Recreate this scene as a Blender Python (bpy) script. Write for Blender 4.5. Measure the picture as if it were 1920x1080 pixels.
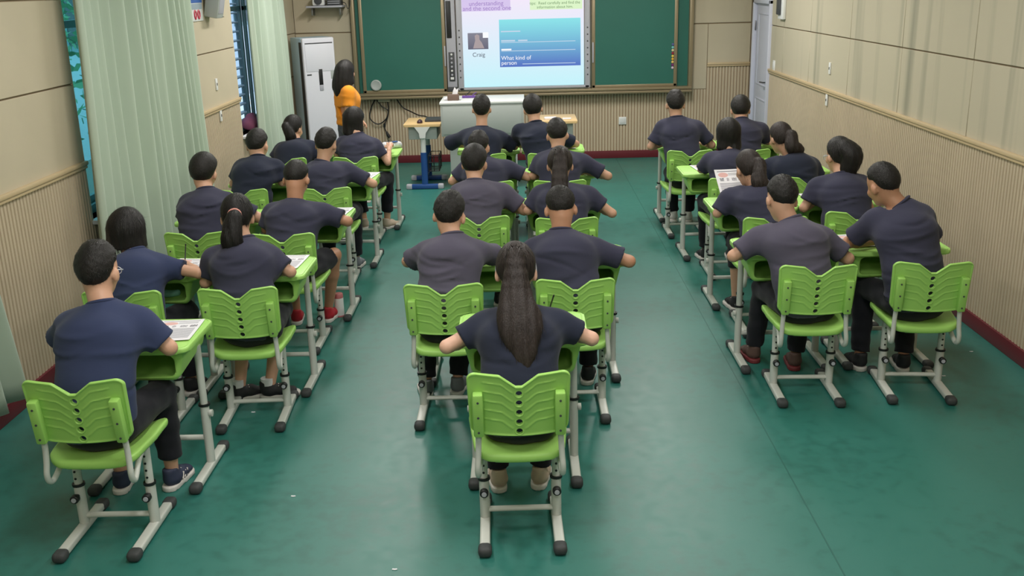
import bpy, bmesh, math, random
import numpy as np
from mathutils import Vector, Matrix

for o in list(bpy.data.objects):
    bpy.data.objects.remove(o)
SC = bpy.context.scene
COL = SC.collection
PI = math.pi
R = math.radians

# ------------------------------------------------------------------ camera
CAM_H = 2.3
cam = bpy.data.cameras.new('camera')
cam.sensor_width = 36.0
cam.lens = 36.0 * 1880 / 1920
cam.clip_start = 0.05
cam_o = bpy.data.objects.new('camera', cam)
COL.objects.link(cam_o)
_r = Vector((0.99967645, 0.00687422, -0.02448977))
_u = Vector((0.02141685, 0.29195805, 0.95619131))
_f = Vector((-0.01372305, 0.95640642, -0.29171636))
_m = Matrix((_r, _u, -_f)).transposed().to_4x4()
_m.translation = Vector((0, 0, CAM_H))
cam_o.matrix_world = _m
SC.camera = cam_o

# ------------------------------------------------------------------ world + exposure
SC.view_settings.view_transform = 'Standard'
SC.view_settings.look = 'None'
SC.view_settings.gamma = 1.0
SC.view_settings.use_curve_mapping = False
SC.view_settings.exposure = 0.0
wd = bpy.data.worlds.new('daylight')
SC.world = wd
wd.use_nodes = True
_bg = wd.node_tree.nodes['Background']
_bg.inputs[0].default_value = (0.72, 0.86, 1.0, 1)
_bg.inputs[1].default_value = 2.2

# ceiling tube lights, rows nearest the camera added as frontal fill: (x, y, watt); the fixtures are built with the ceiling
LAMP_Z = 3.12
LAMPS = [(-.8, 0.6, 28), (.8, 0.6, 28), (-.8, 3.2, 33), (.8, 3.2, 33), (-1.4, 5.8, 30), (1.4, 5.8, 30),
         (-1.4, 8.4, 32), (1.4, 8.4, 32), (-1.4, 10.9, 66), (1.4, 10.9, 66)]
LAMP_COL = (1.0, 0.97, 0.92)

XL, XR, YB, YN = -2.936, 2.997, 13.45, -0.7
ZC = 3.25

# ------------------------------------------------------------------ materials
def lin(c):
    return tuple(((v / 255.0) / 12.92 if v / 255.0 <= 0.04045 else ((v / 255.0 + 0.055) / 1.055) ** 2.4) for v in c)

def nodes_of(m):
    return m.node_tree.nodes, m.node_tree.links

def mat(name, rgb, rough=0.5, metal=0.0, vary=0.0, vscale=8.0, bump=0.0, bscale=60.0, bstretch=(1, 1, 1),
        spec=0.5, emit=0.0, sheen=0.0, trans=0.0, coat=0.0, dirt=None):
    m = bpy.data.materials.new(name)
    m.use_nodes = True
    N, L = nodes_of(m)
    b = N['Principled BSDF']
    c = lin(rgb)
    b.inputs['Base Color'].default_value = (*c, 1)
    b.inputs['Roughness'].default_value = rough
    b.inputs['Metallic'].default_value = metal
    b.inputs['Specular IOR Level'].default_value = spec
    if sheen:
        b.inputs['Sheen Weight'].default_value = sheen
        b.inputs['Sheen Roughness'].default_value = 0.5
    if coat:
        b.inputs['Coat Weight'].default_value = coat
    if emit:
        b.inputs['Emission Color'].default_value = (*c, 1)
        b.inputs['Emission Strength'].default_value = emit
    tc = None
    if vary or bump:
        tc = N.new('ShaderNodeTexCoord')
        mp = N.new('ShaderNodeMapping')
        mp.inputs['Scale'].default_value = bstretch
        L.new(tc.outputs['Object'], mp.inputs['Vector'])
    if vary:
        n = N.new('ShaderNodeTexNoise')
        n.inputs['Scale'].default_value = vscale
        n.inputs['Detail'].default_value = 5
        L.new(mp.outputs[0], n.inputs['Vector'])
        r = N.new('ShaderNodeMapRange')
        r.inputs['From Min'].default_value = 0.3
        r.inputs['From Max'].default_value = 0.7
        r.inputs['To Min'].default_value = 1 - vary
        r.inputs['To Max'].default_value = 1 + vary
        L.new(n.outputs['Fac'], r.inputs['Value'])
        mx = N.new('ShaderNodeMix')
        mx.data_type = 'RGBA'
        mx.blend_type = 'MULTIPLY'
        mx.inputs[0].default_value = 1
        mx.inputs[6].default_value = (*c, 1)
        L.new(r.outputs[0], mx.inputs[7])
        L.new(mx.outputs[2], b.inputs['Base Color'])
    if bump:
        n2 = N.new('ShaderNodeTexNoise')
        n2.inputs['Scale'].default_value = bscale
        n2.inputs['Detail'].default_value = 3
        L.new(mp.outputs[0], n2.inputs['Vector'])
        bp = N.new('ShaderNodeBump')
        bp.inputs['Strength'].default_value = bump
        bp.inputs['Distance'].default_value = 0.01
        L.new(n2.outputs['Fac'], bp.inputs['Height'])
        L.new(bp.outputs[0], b.inputs['Normal'])
    return m

M = {}
M['green'] = mat('lime_plastic', (157, 205, 104), 0.42, vary=0.04, vscale=6, bump=0.05, bscale=300, spec=0.4)
M['green_top_lit'] = mat('lime_plastic_top_lit', (170, 219, 116), 0.4, vary=0.03, vscale=6, spec=0.4)  # same lime plastic, lightened to paint in the light from above
M['white_metal'] = mat('white_painted_metal', (196, 198, 192), 0.38, vary=0.03, vscale=12)
M['black_rubber'] = mat('dark_grey_rubber', (58, 60, 62), 0.65, bump=0.1, bscale=200)
M['black'] = mat('black_plastic', (22, 23, 25), 0.5)
M['dark_grey'] = mat('dark_grey_plastic', (66, 68, 72), 0.5)
M['steel'] = mat('brushed_steel', (150, 150, 150), 0.35, metal=0.9)
M['white'] = mat('white_plastic', (225, 226, 226), 0.4)
M['paper'] = mat('white_paper', (232, 230, 236), 0.8)
M['ac_white'] = mat('white_appliance', (226, 226, 236), 0.35)
M['ac_window_lit'] = mat('window_lit_side', (176, 205, 222), 0.4)  # white casing with the bluish window light put into its colour
M['door'] = mat('pale_door_paint', (198, 200, 216), 0.5, vary=0.04, vscale=3, bstretch=(1, 1, .3))
M['panel'] = mat('cream_wall_panel', (190, 179, 156), 0.72, vary=0.03, vscale=2.0, bump=0.06, bscale=220)
M['panel_back'] = mat('panel_joint', (132, 116, 92), 0.8)
M['wall'] = mat('cream_wall', (206, 194, 164), 0.75, vary=0.03, vscale=1.5)
M['ceiling'] = mat('white_ceiling', (225, 224, 218), 0.85)
M['rib'] = mat('beige_rib', (192, 176, 152), 0.6, vary=0.04, vscale=3)
M['rib_back'] = mat('taupe_groove', (156, 136, 112), 0.7)
M['trim'] = mat('pale_wood_trim', (196, 174, 138), 0.5, vary=0.05, vscale=6, bstretch=(1, .2, 4))
M['baseboard'] = mat('dark_red_baseboard', (98, 24, 36), 0.5)
M['frame_bronze'] = mat('bronze_aluminium', (146, 132, 106), 0.4, metal=0.35)
M['board'] = mat('green_chalkboard', (36, 102, 90), 0.55, vary=0.06, vscale=1.3)
M['silver'] = mat('silver_plastic', (176, 176, 186), 0.4)
M['wood'] = mat('light_wood_top', (214, 182, 132), 0.45, vary=0.08, vscale=5, bstretch=(1, 8, 1))
M['grey_panel'] = mat('pale_grey_laminate', (168, 174, 172), 0.5)
M['grey_white'] = mat('off_white_laminate', (214, 216, 216), 0.45)
M['blue_metal'] = mat('blue_painted_metal', (34, 74, 138), 0.4)
M['curtain'] = mat('mint_curtain', (178, 193, 177), 0.6, vary=0.03, vscale=3, bump=0.04, bscale=20, bstretch=(1, 1, .15), sheen=0.3)
M['win_frame'] = mat('grey_teal_window_frame', (112, 142, 146), 0.45)
M['blind'] = mat('white_louvre', (214, 226, 236), 0.5)
M['sill'] = mat('white_window_sill', (222, 222, 228), 0.4)
M['pink'] = mat('pink_cloth', (168, 96, 128), 0.8)
M['leaf'] = mat('tree_leaf', (120, 176, 128), 0.5)
M['bark'] = mat('tree_bark', (84, 70, 56), 0.9)
M['ground_out'] = mat('outdoor_ground', (130, 134, 124), 0.9)
M['skin'] = mat('skin', (205, 158, 132), 0.5, vary=0.05, vscale=14, bump=0.03, bscale=160)
M['skin_tan'] = mat('tanned_skin', (184, 134, 106), 0.5, vary=0.05, vscale=14, bump=0.03, bscale=160)
M['skin_pale'] = mat('light_skin', (218, 172, 150), 0.5, vary=0.05, vscale=14, bump=0.03, bscale=160)
def hair_mat(name, rgb, stretch):
    m = mat(name, rgb, 0.5, vary=0.18, vscale=60, bump=0.35, bscale=220, bstretch=stretch, spec=0.3)
    return m
M['hair'] = hair_mat('black_hair', (30, 27, 27), (1, 1, .18))
M['hair_short'] = hair_mat('short_black_hair', (32, 29, 28), (1, 1, .55))
M['hair_brown'] = hair_mat('dark_brown_hair', (46, 38, 36), (1, 1, .18))
def cloth(name, rgb):
    return mat(name, rgb, 0.9, vary=0.07, vscale=5, bump=0.3, bscale=7, bstretch=(1, 1, 1.6), spec=0.15, sheen=0.08)
M['navy'] = cloth('navy_cotton', (58, 58, 76))
M['navy_blue'] = cloth('blue_navy_cotton', (54, 62, 92))
M['navy_dark'] = cloth('dark_navy_cotton', (42, 46, 62))
M['navy_fade'] = cloth('faded_navy_cotton', (82, 78, 94))
M['trouser'] = cloth('black_trousers', (32, 32, 38))
M['trouser_navy'] = cloth('navy_trousers', (40, 42, 56))
M['orange'] = cloth('orange_cotton', (232, 146, 48))
M['grey_skirt'] = cloth('grey_skirt', (92, 92, 104))
M['sh_white'] = mat('white_shoe', (214, 208, 204), 0.6)
M['sh_beige'] = mat('beige_shoe', (196, 176, 158), 0.7)
M['sh_navy'] = mat('navy_shoe', (46, 52, 76), 0.7)
M['sh_black'] = mat('black_shoe', (34, 34, 38), 0.7)
M['sh_red'] = mat('red_shoe', (176, 34, 48), 0.6)
M['sh_grey'] = mat('grey_shoe', (120, 122, 130), 0.7)
M['sh_brown'] = mat('brown_shoe', (88, 66, 60), 0.7)
M['sole'] = mat('white_rubber_sole', (212, 206, 202), 0.6)
M['sole_red'] = mat('red_rubber_sole', (112, 42, 46), 0.6)
M['sock'] = mat('white_sock', (220, 220, 222), 0.9)
M['eye'] = mat('dark_eye', (24, 18, 16), 0.2)
M['lens_clear'] = mat('clear_frame', (190, 194, 204), 0.2)
M['tie_pink'] = mat('pink_hair_tie', (222, 152, 140), 0.6)
M['tie_black'] = mat('black_hair_tie', (30, 28, 30), 0.7)
M['pencil'] = mat('dark_pencil', (32, 32, 36), 0.4)
M['pencil_tip'] = mat('pencil_point', (200, 168, 120), 0.6)
M['bottle_pink'] = mat('dusty_pink_plastic', (190, 112, 116), 0.4)
M['magenta_pale'] = mat('pale_pink_paper', (236, 196, 180), 0.8)

def floor_mat():
    m = mat('teal_vinyl_floor', (44, 124, 108), 0.36, spec=0.6)
    N, L = nodes_of(m)
    b = N['Principled BSDF']
    tc = N.new('ShaderNodeTexCoord')
    n1 = N.new('ShaderNodeTexNoise'); n1.inputs['Scale'].default_value = 1.1; n1.inputs['Detail'].default_value = 6
    n2 = N.new('ShaderNodeTexNoise'); n2.inputs['Scale'].default_value = 14; n2.inputs['Detail'].default_value = 6
    L.new(tc.outputs['Object'], n1.inputs['Vector']); L.new(tc.outputs['Object'], n2.inputs['Vector'])
    ad = N.new('ShaderNodeMath'); ad.operation = 'ADD'
    L.new(n1.outputs['Fac'], ad.inputs[0]); L.new(n2.outputs['Fac'], ad.inputs[1])
    cr = N.new('ShaderNodeValToRGB')
    cr.color_ramp.elements[0].position = 0.75; cr.color_ramp.elements[0].color = (*lin((36, 98, 90)), 1)
    cr.color_ramp.elements[1].position = 1.3; cr.color_ramp.elements[1].color = (*lin((43, 110, 101)), 1)
    mr = N.new('ShaderNodeMapRange'); mr.inputs['From Max'].default_value = 2.0
    L.new(ad.outputs[0], cr.inputs[0])
    L.new(cr.outputs[0], b.inputs['Base Color'])
    rr = N.new('ShaderNodeMapRange'); rr.inputs['From Min'].default_value = .3; rr.inputs['From Max'].default_value = .7
    rr.inputs['To Min'].default_value = .40; rr.inputs['To Max'].default_value = .45
    L.new(n2.outputs['Fac'], rr.inputs['Value']); L.new(rr.outputs[0], b.inputs['Roughness'])
    return m
M['floor'] = floor_mat()

def stained_panel_mat():
    """cream panel with the vertical grey damp streaks of the door-side wall"""
    m = mat('stained_wall_panel', (208, 196, 164), 0.72, bump=0.06, bscale=220)
    N, L = nodes_of(m)
    b = N['Principled BSDF']
    geo = N.new('ShaderNodeNewGeometry')
    mp = N.new('ShaderNodeMapping'); mp.inputs['Scale'].default_value = (1, 3.2, .12)
    L.new(geo.outputs['Position'], mp.inputs['Vector'])
    n = N.new('ShaderNodeTexNoise'); n.inputs['Scale'].default_value = 1.25; n.inputs['Detail'].default_value = 3
    n.inputs['Distortion'].default_value = .2
    L.new(mp.outputs[0], n.inputs['Vector'])
    cr = N.new('ShaderNodeValToRGB')
    cr.color_ramp.elements[0].position = 0.54; cr.color_ramp.elements[0].color = (0, 0, 0, 1)
    cr.color_ramp.elements[1].position = 0.72; cr.color_ramp.elements[1].color = (.75, .75, .75, 1)
    L.new(n.outputs['Fac'], cr.inputs[0])
    mx = N.new('ShaderNodeMix'); mx.data_type = 'RGBA'
    mx.inputs[6].default_value = (*lin((186, 177, 156)), 1)
    mx.inputs[7].default_value = (*lin((126, 126, 110)), 1)
    L.new(cr.outputs[0], mx.inputs[0]); L.new(mx.outputs[2], b.inputs['Base Color'])
    return m
M['panel_stain'] = stained_panel_mat()

def glass_mat(name, rgb, mixf=0.35):
    m = bpy.data.materials.new(name); m.use_nodes = True
    N, L = nodes_of(m); N.remove(N['Principled BSDF'])
    t = N.new('ShaderNodeBsdfTransparent'); t.inputs[0].default_value = (*lin(rgb), 1)
    g = N.new('ShaderNodeBsdfGlossy'); g.inputs['Roughness'].default_value = .05
    mx = N.new('ShaderNodeMixShader')
    mx.inputs[0].default_value = .07; L.new(t.outputs[0], mx.inputs[1]); L.new(g.outputs[0], mx.inputs[2])
    L.new(mx.outputs[0], N['Material Output'].inputs[0])
    return m
M['glass_teal'] = glass_mat('teal_tinted_glass', (178, 226, 228))
M['glass_blue'] = glass_mat('pale_tinted_glass', (222, 230, 236))

def emis(name, rgb, s=1.0):
    m = bpy.data.materials.new(name); m.use_nodes = True
    N, L = nodes_of(m); N.remove(N['Principled BSDF'])
    e = N.new('ShaderNodeEmission'); e.inputs[0].default_value = (*lin(rgb), 1); e.inputs[1].default_value = s
    L.new(e.outputs[0], N['Material Output'].inputs[0])
    return m

def emis_grad(name, bottom, top, s=1.0, axis=1, power=1.0):
    """picture content of the lit display: vertical colour ramp over the shape"""
    m = emis(name, bottom, s)
    N, L = nodes_of(m)
    tc = N.new('ShaderNodeTexCoord'); sp = N.new('ShaderNodeSeparateXYZ')
    L.new(tc.outputs['Generated'], sp.inputs[0])
    cr = N.new('ShaderNodeValToRGB')
    cr.color_ramp.elements[0].color = (*lin(bottom), 1); cr.color_ramp.elements[1].color = (*lin(top), 1)
    L.new(sp.outputs[2], cr.inputs[0])
    L.new(cr.outputs[0], N['Emission'].inputs[0])
    return m

# ------------------------------------------------------------------ object helpers
def tag(o, label=None, cat=None, group=None, kind=None):
    if label: o['label'] = label
    if cat: o['category'] = cat
    if group: o['group'] = group
    if kind: o['kind'] = kind
    return o

def link(o, parent=None):
    COL.objects.link(o)
    if parent is not None:
        o.parent = parent
    return o

def empty(name, loc=(0, 0, 0), rz=0.0):
    o = bpy.data.objects.new(name, None)
    o.empty_display_size = 0.1
    o.location = loc; o.rotation_euler = (0, 0, rz)
    return link(o)

def new_mesh(name, verts, faces, material=None, smooth=False):
    me = bpy.data.meshes.new(name)
    if isinstance(verts, np.ndarray):
        nv = len(verts); nf = len(faces)
        me.vertices.add(nv); me.vertices.foreach_set('co', verts.astype(np.float32).ravel())
        k = faces.shape[1]
        me.loops.add(nf * k); me.loops.foreach_set('vertex_index', faces.astype(np.int32).ravel())
        me.polygons.add(nf); me.polygons.foreach_set('loop_start', np.arange(0, nf * k, k, dtype=np.int32))
        me.update(calc_edges=True); me.validate()
    else:
        me.from_pydata(verts, [], faces); me.update()
    if smooth:
        me.polygons.foreach_set('use_smooth', np.ones(len(me.polygons), dtype=bool))
    if material is not None:
        me.materials.append(material)
    return me

def mobj(name, me, parent=None, loc=(0, 0, 0), rot=(0, 0, 0)):
    o = bpy.data.objects.new(name, me)
    o.location = loc; o.rotation_euler = rot
    return link(o, parent)

class MB:
    """collects shapes of ONE part into one mesh"""
    def __init__(s):
        s.bm = bmesh.new()
    def _merge(s, b2):
        me = bpy.data.meshes.new('tmp'); b2.to_mesh(me); b2.free(); s.bm.from_mesh(me); bpy.data.meshes.remove(me)
    def box(s, c, d, rot=None, bev=0.0, seg=2):
        b = bmesh.new()
        bmesh.ops.create_cube(b, size=1.0)
        bmesh.ops.scale(b, vec=d, verts=b.verts)
        if bev:
            bmesh.ops.bevel(b, geom=list(b.edges), offset=bev, segments=seg, affect='EDGES', profile=.5)
        mt = Matrix.Translation(c)
        if rot is not None:
            mt = mt @ (rot if isinstance(rot, Matrix) else Matrix.Rotation(rot, 4, 'Z'))
        bmesh.ops.transform(b, matrix=mt, verts=b.verts)
        s._merge(b); return s
    def tube(s, pts, r, seg=10, flat=None, caps=True):
        """sweep; r number or list; flat = (rx, ry) section with given 'side' axis"""
        pts = [Vector(p) for p in pts]; n = len(pts)
        rs = r if isinstance(r, (list, tuple)) else [r] * n
        tang = []
        for i in range(n):
            a = pts[max(i - 1, 0)]; b = pts[min(i + 1, n - 1)]
            tang.append((b - a).normalized())
        up = Vector((0, 0, 1)) if abs(tang[0].z) < .9 else Vector((0, 1, 0))
        x = tang[0].cross(up).normalized()
        rings = []
        for i in range(n):
            x = (x - tang[i] * x.dot(tang[i])).normalized(); y = tang[i].cross(x)
            ring = []
            for k in range(seg):
                a = 2 * PI * k / seg
                fx, fy = (flat if flat else (1, 1))
                ring.append(s.bm.verts.new(pts[i] + (x * math.cos(a) * fx + y * math.sin(a) * fy) * rs[i]))
            rings.append(ring)
        for i in range(n - 1):
            for k in range(seg):
                s.bm.faces.new((rings[i][k], rings[i][(k + 1) % seg], rings[i + 1][(k + 1) % seg], rings[i + 1][k]))
        if caps:
            s.bm.faces.new(list(reversed(rings[0]))); s.bm.faces.new(rings[-1])
        return s
    def lathe(s, prof, c=(0, 0, 0), seg=16, mt=None):
        """prof: (r, z) list about local z"""
        mt = mt or Matrix.Identity(4)
        rings = []
        for r, z in prof:
            if r < 1e-6:
                rings.append([s.bm.verts.new(Vector(c) + mt @ Vector((0, 0, z)))])
            else:
                rings.append([s.bm.verts.new(Vector(c) + mt @ Vector((r * math.cos(2 * PI * k / seg), r * math.sin(2 * PI * k / seg), z))) for k in range(seg)])
        for a, b in zip(rings, rings[1:]):
            for k in range(seg):
                k2 = (k + 1) % seg
                if len(a) == 1 and len(b) == 1: continue
                if len(a) == 1: s.bm.faces.new((a[0], b[k2], b[k]))
                elif len(b) == 1: s.bm.faces.new((a[k], a[k2], b[0]))
                else: s.bm.faces.new((a[k], a[k2], b[k2], b[k]))
        return s
    def prism(s, outline, z0, z1, bev=0.0, seg=2, mt=None):
        b = bmesh.new()
        lo = [b.verts.new((x, y, z0)) for x, y in outline]; hi = [b.verts.new((x, y, z1)) for x, y in outline]
        n = len(outline)
        b.faces.new(list(reversed(lo))); top = b.faces.new(hi)
        for k in range(n):
            b.faces.new((lo[k], lo[(k + 1) % n], hi[(k + 1) % n], hi[k]))
        if bev:
            ed = [e for e in b.edges if abs(e.verts[0].co.z - e.verts[1].co.z) < 1e-6]
            bmesh.ops.bevel(b, geom=ed, offset=bev, segments=seg, affect='EDGES', profile=.5)
        if mt is not None:
            bmesh.ops.transform(b, matrix=mt, verts=b.verts)
        s._merge(b); return s
    def quad(s, a, b, c, d):
        s.bm.faces.new([s.bm.verts.new(p) for p in (a, b, c, d)]); return s
    def mesh(s, name, material, smooth=True, ang=40):
        bmesh.ops.recalc_face_normals(s.bm, faces=s.bm.faces)
        me = bpy.data.meshes.new(name); s.bm.to_mesh(me); s.bm.free()
        me.materials.append(material)
        if smooth:
            me.polygons.foreach_set('use_smooth', np.ones(len(me.polygons), dtype=bool))
            me.set_sharp_from_angle(angle=R(ang))
        return me
    def build(s, name, material, parent=None, loc=(0, 0, 0), rot=(0, 0, 0), smooth=True, ang=40):
        return mobj(name, s.mesh(name, material, smooth, ang), parent, loc, rot)

def rrect(w, d, r, n=6, cx=0, cy=0):
    out = []
    for sx, sy, a0 in ((1, 1, 0), (-1, 1, 90), (-1, -1, 180), (1, -1, 270)):
        for k in range(n + 1):
            a = R(a0 + 90 * k / n)
            out.append((cx + sx * (w / 2 - r) + r * math.cos(a), cy + sy * (d / 2 - r) + r * math.sin(a)))
    return out

def copy_tree(o, parent=None, label=None):
    c = o.copy(); COL.objects.link(c)
    if parent is not None: c.parent = parent
    if label: c['label'] = label
    for ch in list(o.children):
        copy_tree(ch, c)
    return c

# ------------------------------------------------------------------ signed distance modelling (numpy surface nets)
class Grid:
    def __init__(s, lo, hi, h):
        s.h = h; s.lo = np.array(lo, np.float32)
        s.n = np.maximum(np.ceil((np.array(hi) - np.array(lo)) / h).astype(int) + 1, 3)
        s.D = np.full(s.n, 0.5, np.float32)
    def _sl(s, lo, hi):
        a = np.clip(np.floor((np.array(lo) - s.lo) / s.h).astype(int), 0, s.n)
        b = np.clip(np.ceil((np.array(hi) - s.lo) / s.h).astype(int) + 1, 0, s.n)
        return a, b
    def coords(s, a, b):
        ax = [(s.lo[i] + s.h * np.arange(a[i], b[i])).astype(np.float32) for i in range(3)]
        return ax[0][:, None, None], ax[1][None, :, None], ax[2][None, None, :]
    def add(s, f, lo, hi, k=0.02):
        m = k + 2.5 * s.h
        a, b = s._sl(np.array(lo) - m, np.array(hi) + m)
        if np.any(b <= a): return s
        X, Y, Z = s.coords(a, b)
        d = f(X, Y, Z).astype(np.float32)
        sl = tuple(slice(a[i], b[i]) for i in range(3))
        cur = s.D[sl]
        if k > 0:
            hh = np.maximum(k - np.abs(cur - d), 0) / k
            s.D[sl] = np.minimum(cur, d) - hh * hh * k * .25
        else:
            s.D[sl] = np.minimum(cur, d)
        return s
    def op(s, f):
        X, Y, Z = s.coords(np.zeros(3, int), s.n)
        s.D = f(s.D, X, Y, Z).astype(np.float32); return s
    # primitives
    def cone(s, p, q, r0, r1, k=0.02, cut=None):
        p = np.array(p, float); q = np.array(q, float); v = q - p; L2 = max(float(v @ v), 1e-9)
        rm = max(r0, r1)
        def f(X, Y, Z):
            t = np.clip(((X - p[0]) * v[0] + (Y - p[1]) * v[1] + (Z - p[2]) * v[2]) / L2, 0, 1)
            d = np.sqrt((X - p[0] - t * v[0]) ** 2 + (Y - p[1] - t * v[1]) ** 2 + (Z - p[2] - t * v[2]) ** 2) - (r0 + (r1 - r0) * t)
            if cut is not None:
                c, n = cut
                d = np.maximum(d, (X - c[0]) * n[0] + (Y - c[1]) * n[1] + (Z - c[2]) * n[2])
            return d
        return s.add(f, np.minimum(p, q) - rm, np.maximum(p, q) + rm, k)
    def econe(s, p, q, ab0, ab1, side, k=0.02, cut=None):
        p = np.array(p, float); q = np.array(q, float); v = q - p; L = max(np.linalg.norm(v), 1e-6); w = v / L
        sd = np.array(side, float); sd = sd - w * (sd @ w); sd /= max(np.linalg.norm(sd), 1e-6); bk = np.cross(w, sd)
        rm = max(*ab0, *ab1)
        def f(X, Y, Z):
            dx, dy, dz = X - p[0], Y - p[1], Z - p[2]
            ta = dx * w[0] + dy * w[1] + dz * w[2]
            t = np.clip(ta / L, 0, 1)
            a = ab0[0] + (ab1[0] - ab0[0]) * t; b = ab0[1] + (ab1[1] - ab0[1]) * t
            c = np.minimum(a, b)
            u_ = (dx * sd[0] + dy * sd[1] + dz * sd[2]); v_ = (dx * bk[0] + dy * bk[1] + dz * bk[2]); w_ = ta - t * L
            k0 = np.sqrt((u_ / a) ** 2 + (v_ / b) ** 2 + (w_ / c) ** 2) + 1e-6
            k1 = np.sqrt((u_ / a ** 2) ** 2 + (v_ / b ** 2) ** 2 + (w_ / c ** 2) ** 2) + 1e-6
            d = k0 * (k0 - 1) / k1
            if cut is not None:
                cc, n = cut
                d = np.maximum(d, (X - cc[0]) * n[0] + (Y - cc[1]) * n[1] + (Z - cc[2]) * n[2])
            return d
        return s.add(f, np.minimum(p, q) - rm, np.maximum(p, q) + rm, k)
    def ell(s, c, rad, Rm=None, k=0.02, extra=None):
        c = np.array(c, float); Rm = np.eye(3) if Rm is None else Rm; rm = max(rad)
        def f(X, Y, Z):
            dx, dy, dz = X - c[0], Y - c[1], Z - c[2]
            l = [dx * Rm[0, i] + dy * Rm[1, i] + dz * Rm[2, i] for i in range(3)]
            k0 = np.sqrt((l[0] / rad[0]) ** 2 + (l[1] / rad[1]) ** 2 + (l[2] / rad[2]) ** 2) + 1e-6
            k1 = np.sqrt((l[0] / rad[0] ** 2) ** 2 + (l[1] / rad[1] ** 2) ** 2 + (l[2] / rad[2] ** 2) ** 2) + 1e-6
            d = k0 * (k0 - 1) / k1
            if extra is not None: d = extra(d, l[0], l[1], l[2])
            return d
        return s.add(f, c - rm, c + rm, k)
    def nets(s):
        D = s.D; n = s.n; ins = D < 0
        cnt = np.zeros(n - 1, np.int8)
        for i in (0, 1):
            for j in (0, 1):
                for k in (0, 1):
                    cnt += ins[i:n[0] - 1 + i, j:n[1] - 1 + j, k:n[2] - 1 + k]
        act = (cnt > 0) & (cnt < 8)
        idx = np.argwhere(act)
        vid = np.full(n - 1, -1, np.int32); vid[act] = np.arange(len(idx), dtype=np.int32)
        acc = np.zeros((len(idx), 3), np.float32); num = np.zeros(len(idx), np.float32)
        for ax in range(3):
            o1, o2 = [(1, 2), (0, 2), (0, 1)][ax]
            for p in (0, 1):
                for q in (0, 1):
                    b0 = np.zeros(3, int); b0[o1] = p; b0[o2] = q
                    b1 = b0.copy(); b1[ax] = 1
                    i0 = idx + b0; i1 = idx + b1
                    d0 = D[i0[:, 0], i0[:, 1], i0[:, 2]]; d1 = D[i1[:, 0], i1[:, 1], i1[:, 2]]
                    m = (d0 < 0) != (d1 < 0)
                    t = d0 / np.where(np.abs(d0 - d1) < 1e-9, 1e-9, d0 - d1)
                    pos = np.tile(b0.astype(np.float32), (len(idx), 1)); pos[:, ax] += t
                    acc[m] += pos[m]; num[m] += 1
        V = s.lo + s.h * (idx + acc / np.maximum(num, 1)[:, None])
        F = []
        for ax in range(3):
            o1, o2 = [(1, 2), (2, 0), (0, 1)][ax]
            sl0 = [slice(None)] * 3; sl1 = [slice(None)] * 3
            sl0[ax] = slice(0, n[ax] - 1); sl1[ax] = slice(1, n[ax])
            a = ins[tuple(sl0)]; b = ins[tuple(sl1)]
            ch = np.argwhere(a != b)
            ok = (ch[:, o1] > 0) & (ch[:, o2] > 0) & (ch[:, o1] < n[o1] - 1) & (ch[:, o2] < n[o2] - 1)
            ch = ch[ok]
            if not len(ch): continue
            sgn = a[ch[:, 0], ch[:, 1], ch[:, 2]]
            def g(d1, d2):
                c = ch.copy(); c[:, o1] += d1; c[:, o2] += d2
                return vid[c[:, 0], c[:, 1], c[:, 2]]
            q = np.stack([g(-1, -1), g(0, -1), g(0, 0), g(-1, 0)], 1)
            q[~sgn] = q[~sgn][:, ::-1]
            F.append(q)
        return V, np.concatenate(F)

def net_mesh(g, name, material, off=(0, 0, 0)):
    V, F = g.nets()
    return new_mesh(name, V - np.array(off, np.float32), F, material, True)

# ================================================================== THE ROOM
def struct(o, label):
    return tag(o, label, None, None, 'structure')

def slab(name, lo, hi, material, parent=None, bev=0.0):
    c = [(a + b) / 2 for a, b in zip(lo, hi)]; d = [b - a for a, b in zip(lo, hi)]
    return MB().box(c, d, bev=bev).build(name, material, parent)

fl = struct(slab('floor', (XL - .2, YN - .2, -.1), (XR + .2, YB + .2, 0), M['floor']), 'glossy teal vinyl floor of the classroom')
# weld seams of the vinyl sheets
M['seam'] = mat('vinyl_weld', (34, 94, 86), 0.5)
for x in (1.25,):
    MB().box((0, 0, 0), (.006, YB - YN, .0012)).build('weld_seam', M['seam'], fl, loc=(x, (YB + YN) / 2, .0006))
ce = struct(slab('ceiling', (XL - .2, YN - .2, ZC), (XR + .2, YB + .2, ZC + .1), M['ceiling']), 'plain white ceiling of the classroom')
struct(slab('wall_back', (XL - .2, YN - .2, 0), (XR + .2, YN, ZC), M['wall']), 'plain cream wall behind the camera')

W1 = (6.652, 8.55, .82, 2.75)     # window openings  y0 y1 z0 z1
W2 = (10.53, 12.25, .82, 2.75)
HW, HS = 1.20, 1.732              # wainscot height, panel seam height

def wall_with_holes(name, x0, x1, holes, material, label):
    mb = MB(); y = YN
    for (a, b, z0, z1) in holes:
        mb.box(((x0 + x1) / 2, (y + a) / 2, ZC / 2), (x1 - x0, a - y, ZC))
        mb.box(((x0 + x1) / 2, (a + b) / 2, z0 / 2), (x1 - x0, b - a, z0))
        mb.box(((x0 + x1) / 2, (a + b) / 2, (z1 + ZC) / 2), (x1 - x0, b - a, ZC - z1))
        y = b
    mb.box(((x0 + x1) / 2, (y + YB) / 2, ZC / 2), (x1 - x0, YB - y, ZC))
    return struct(mb.build(name, material, smooth=False), label)

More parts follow.
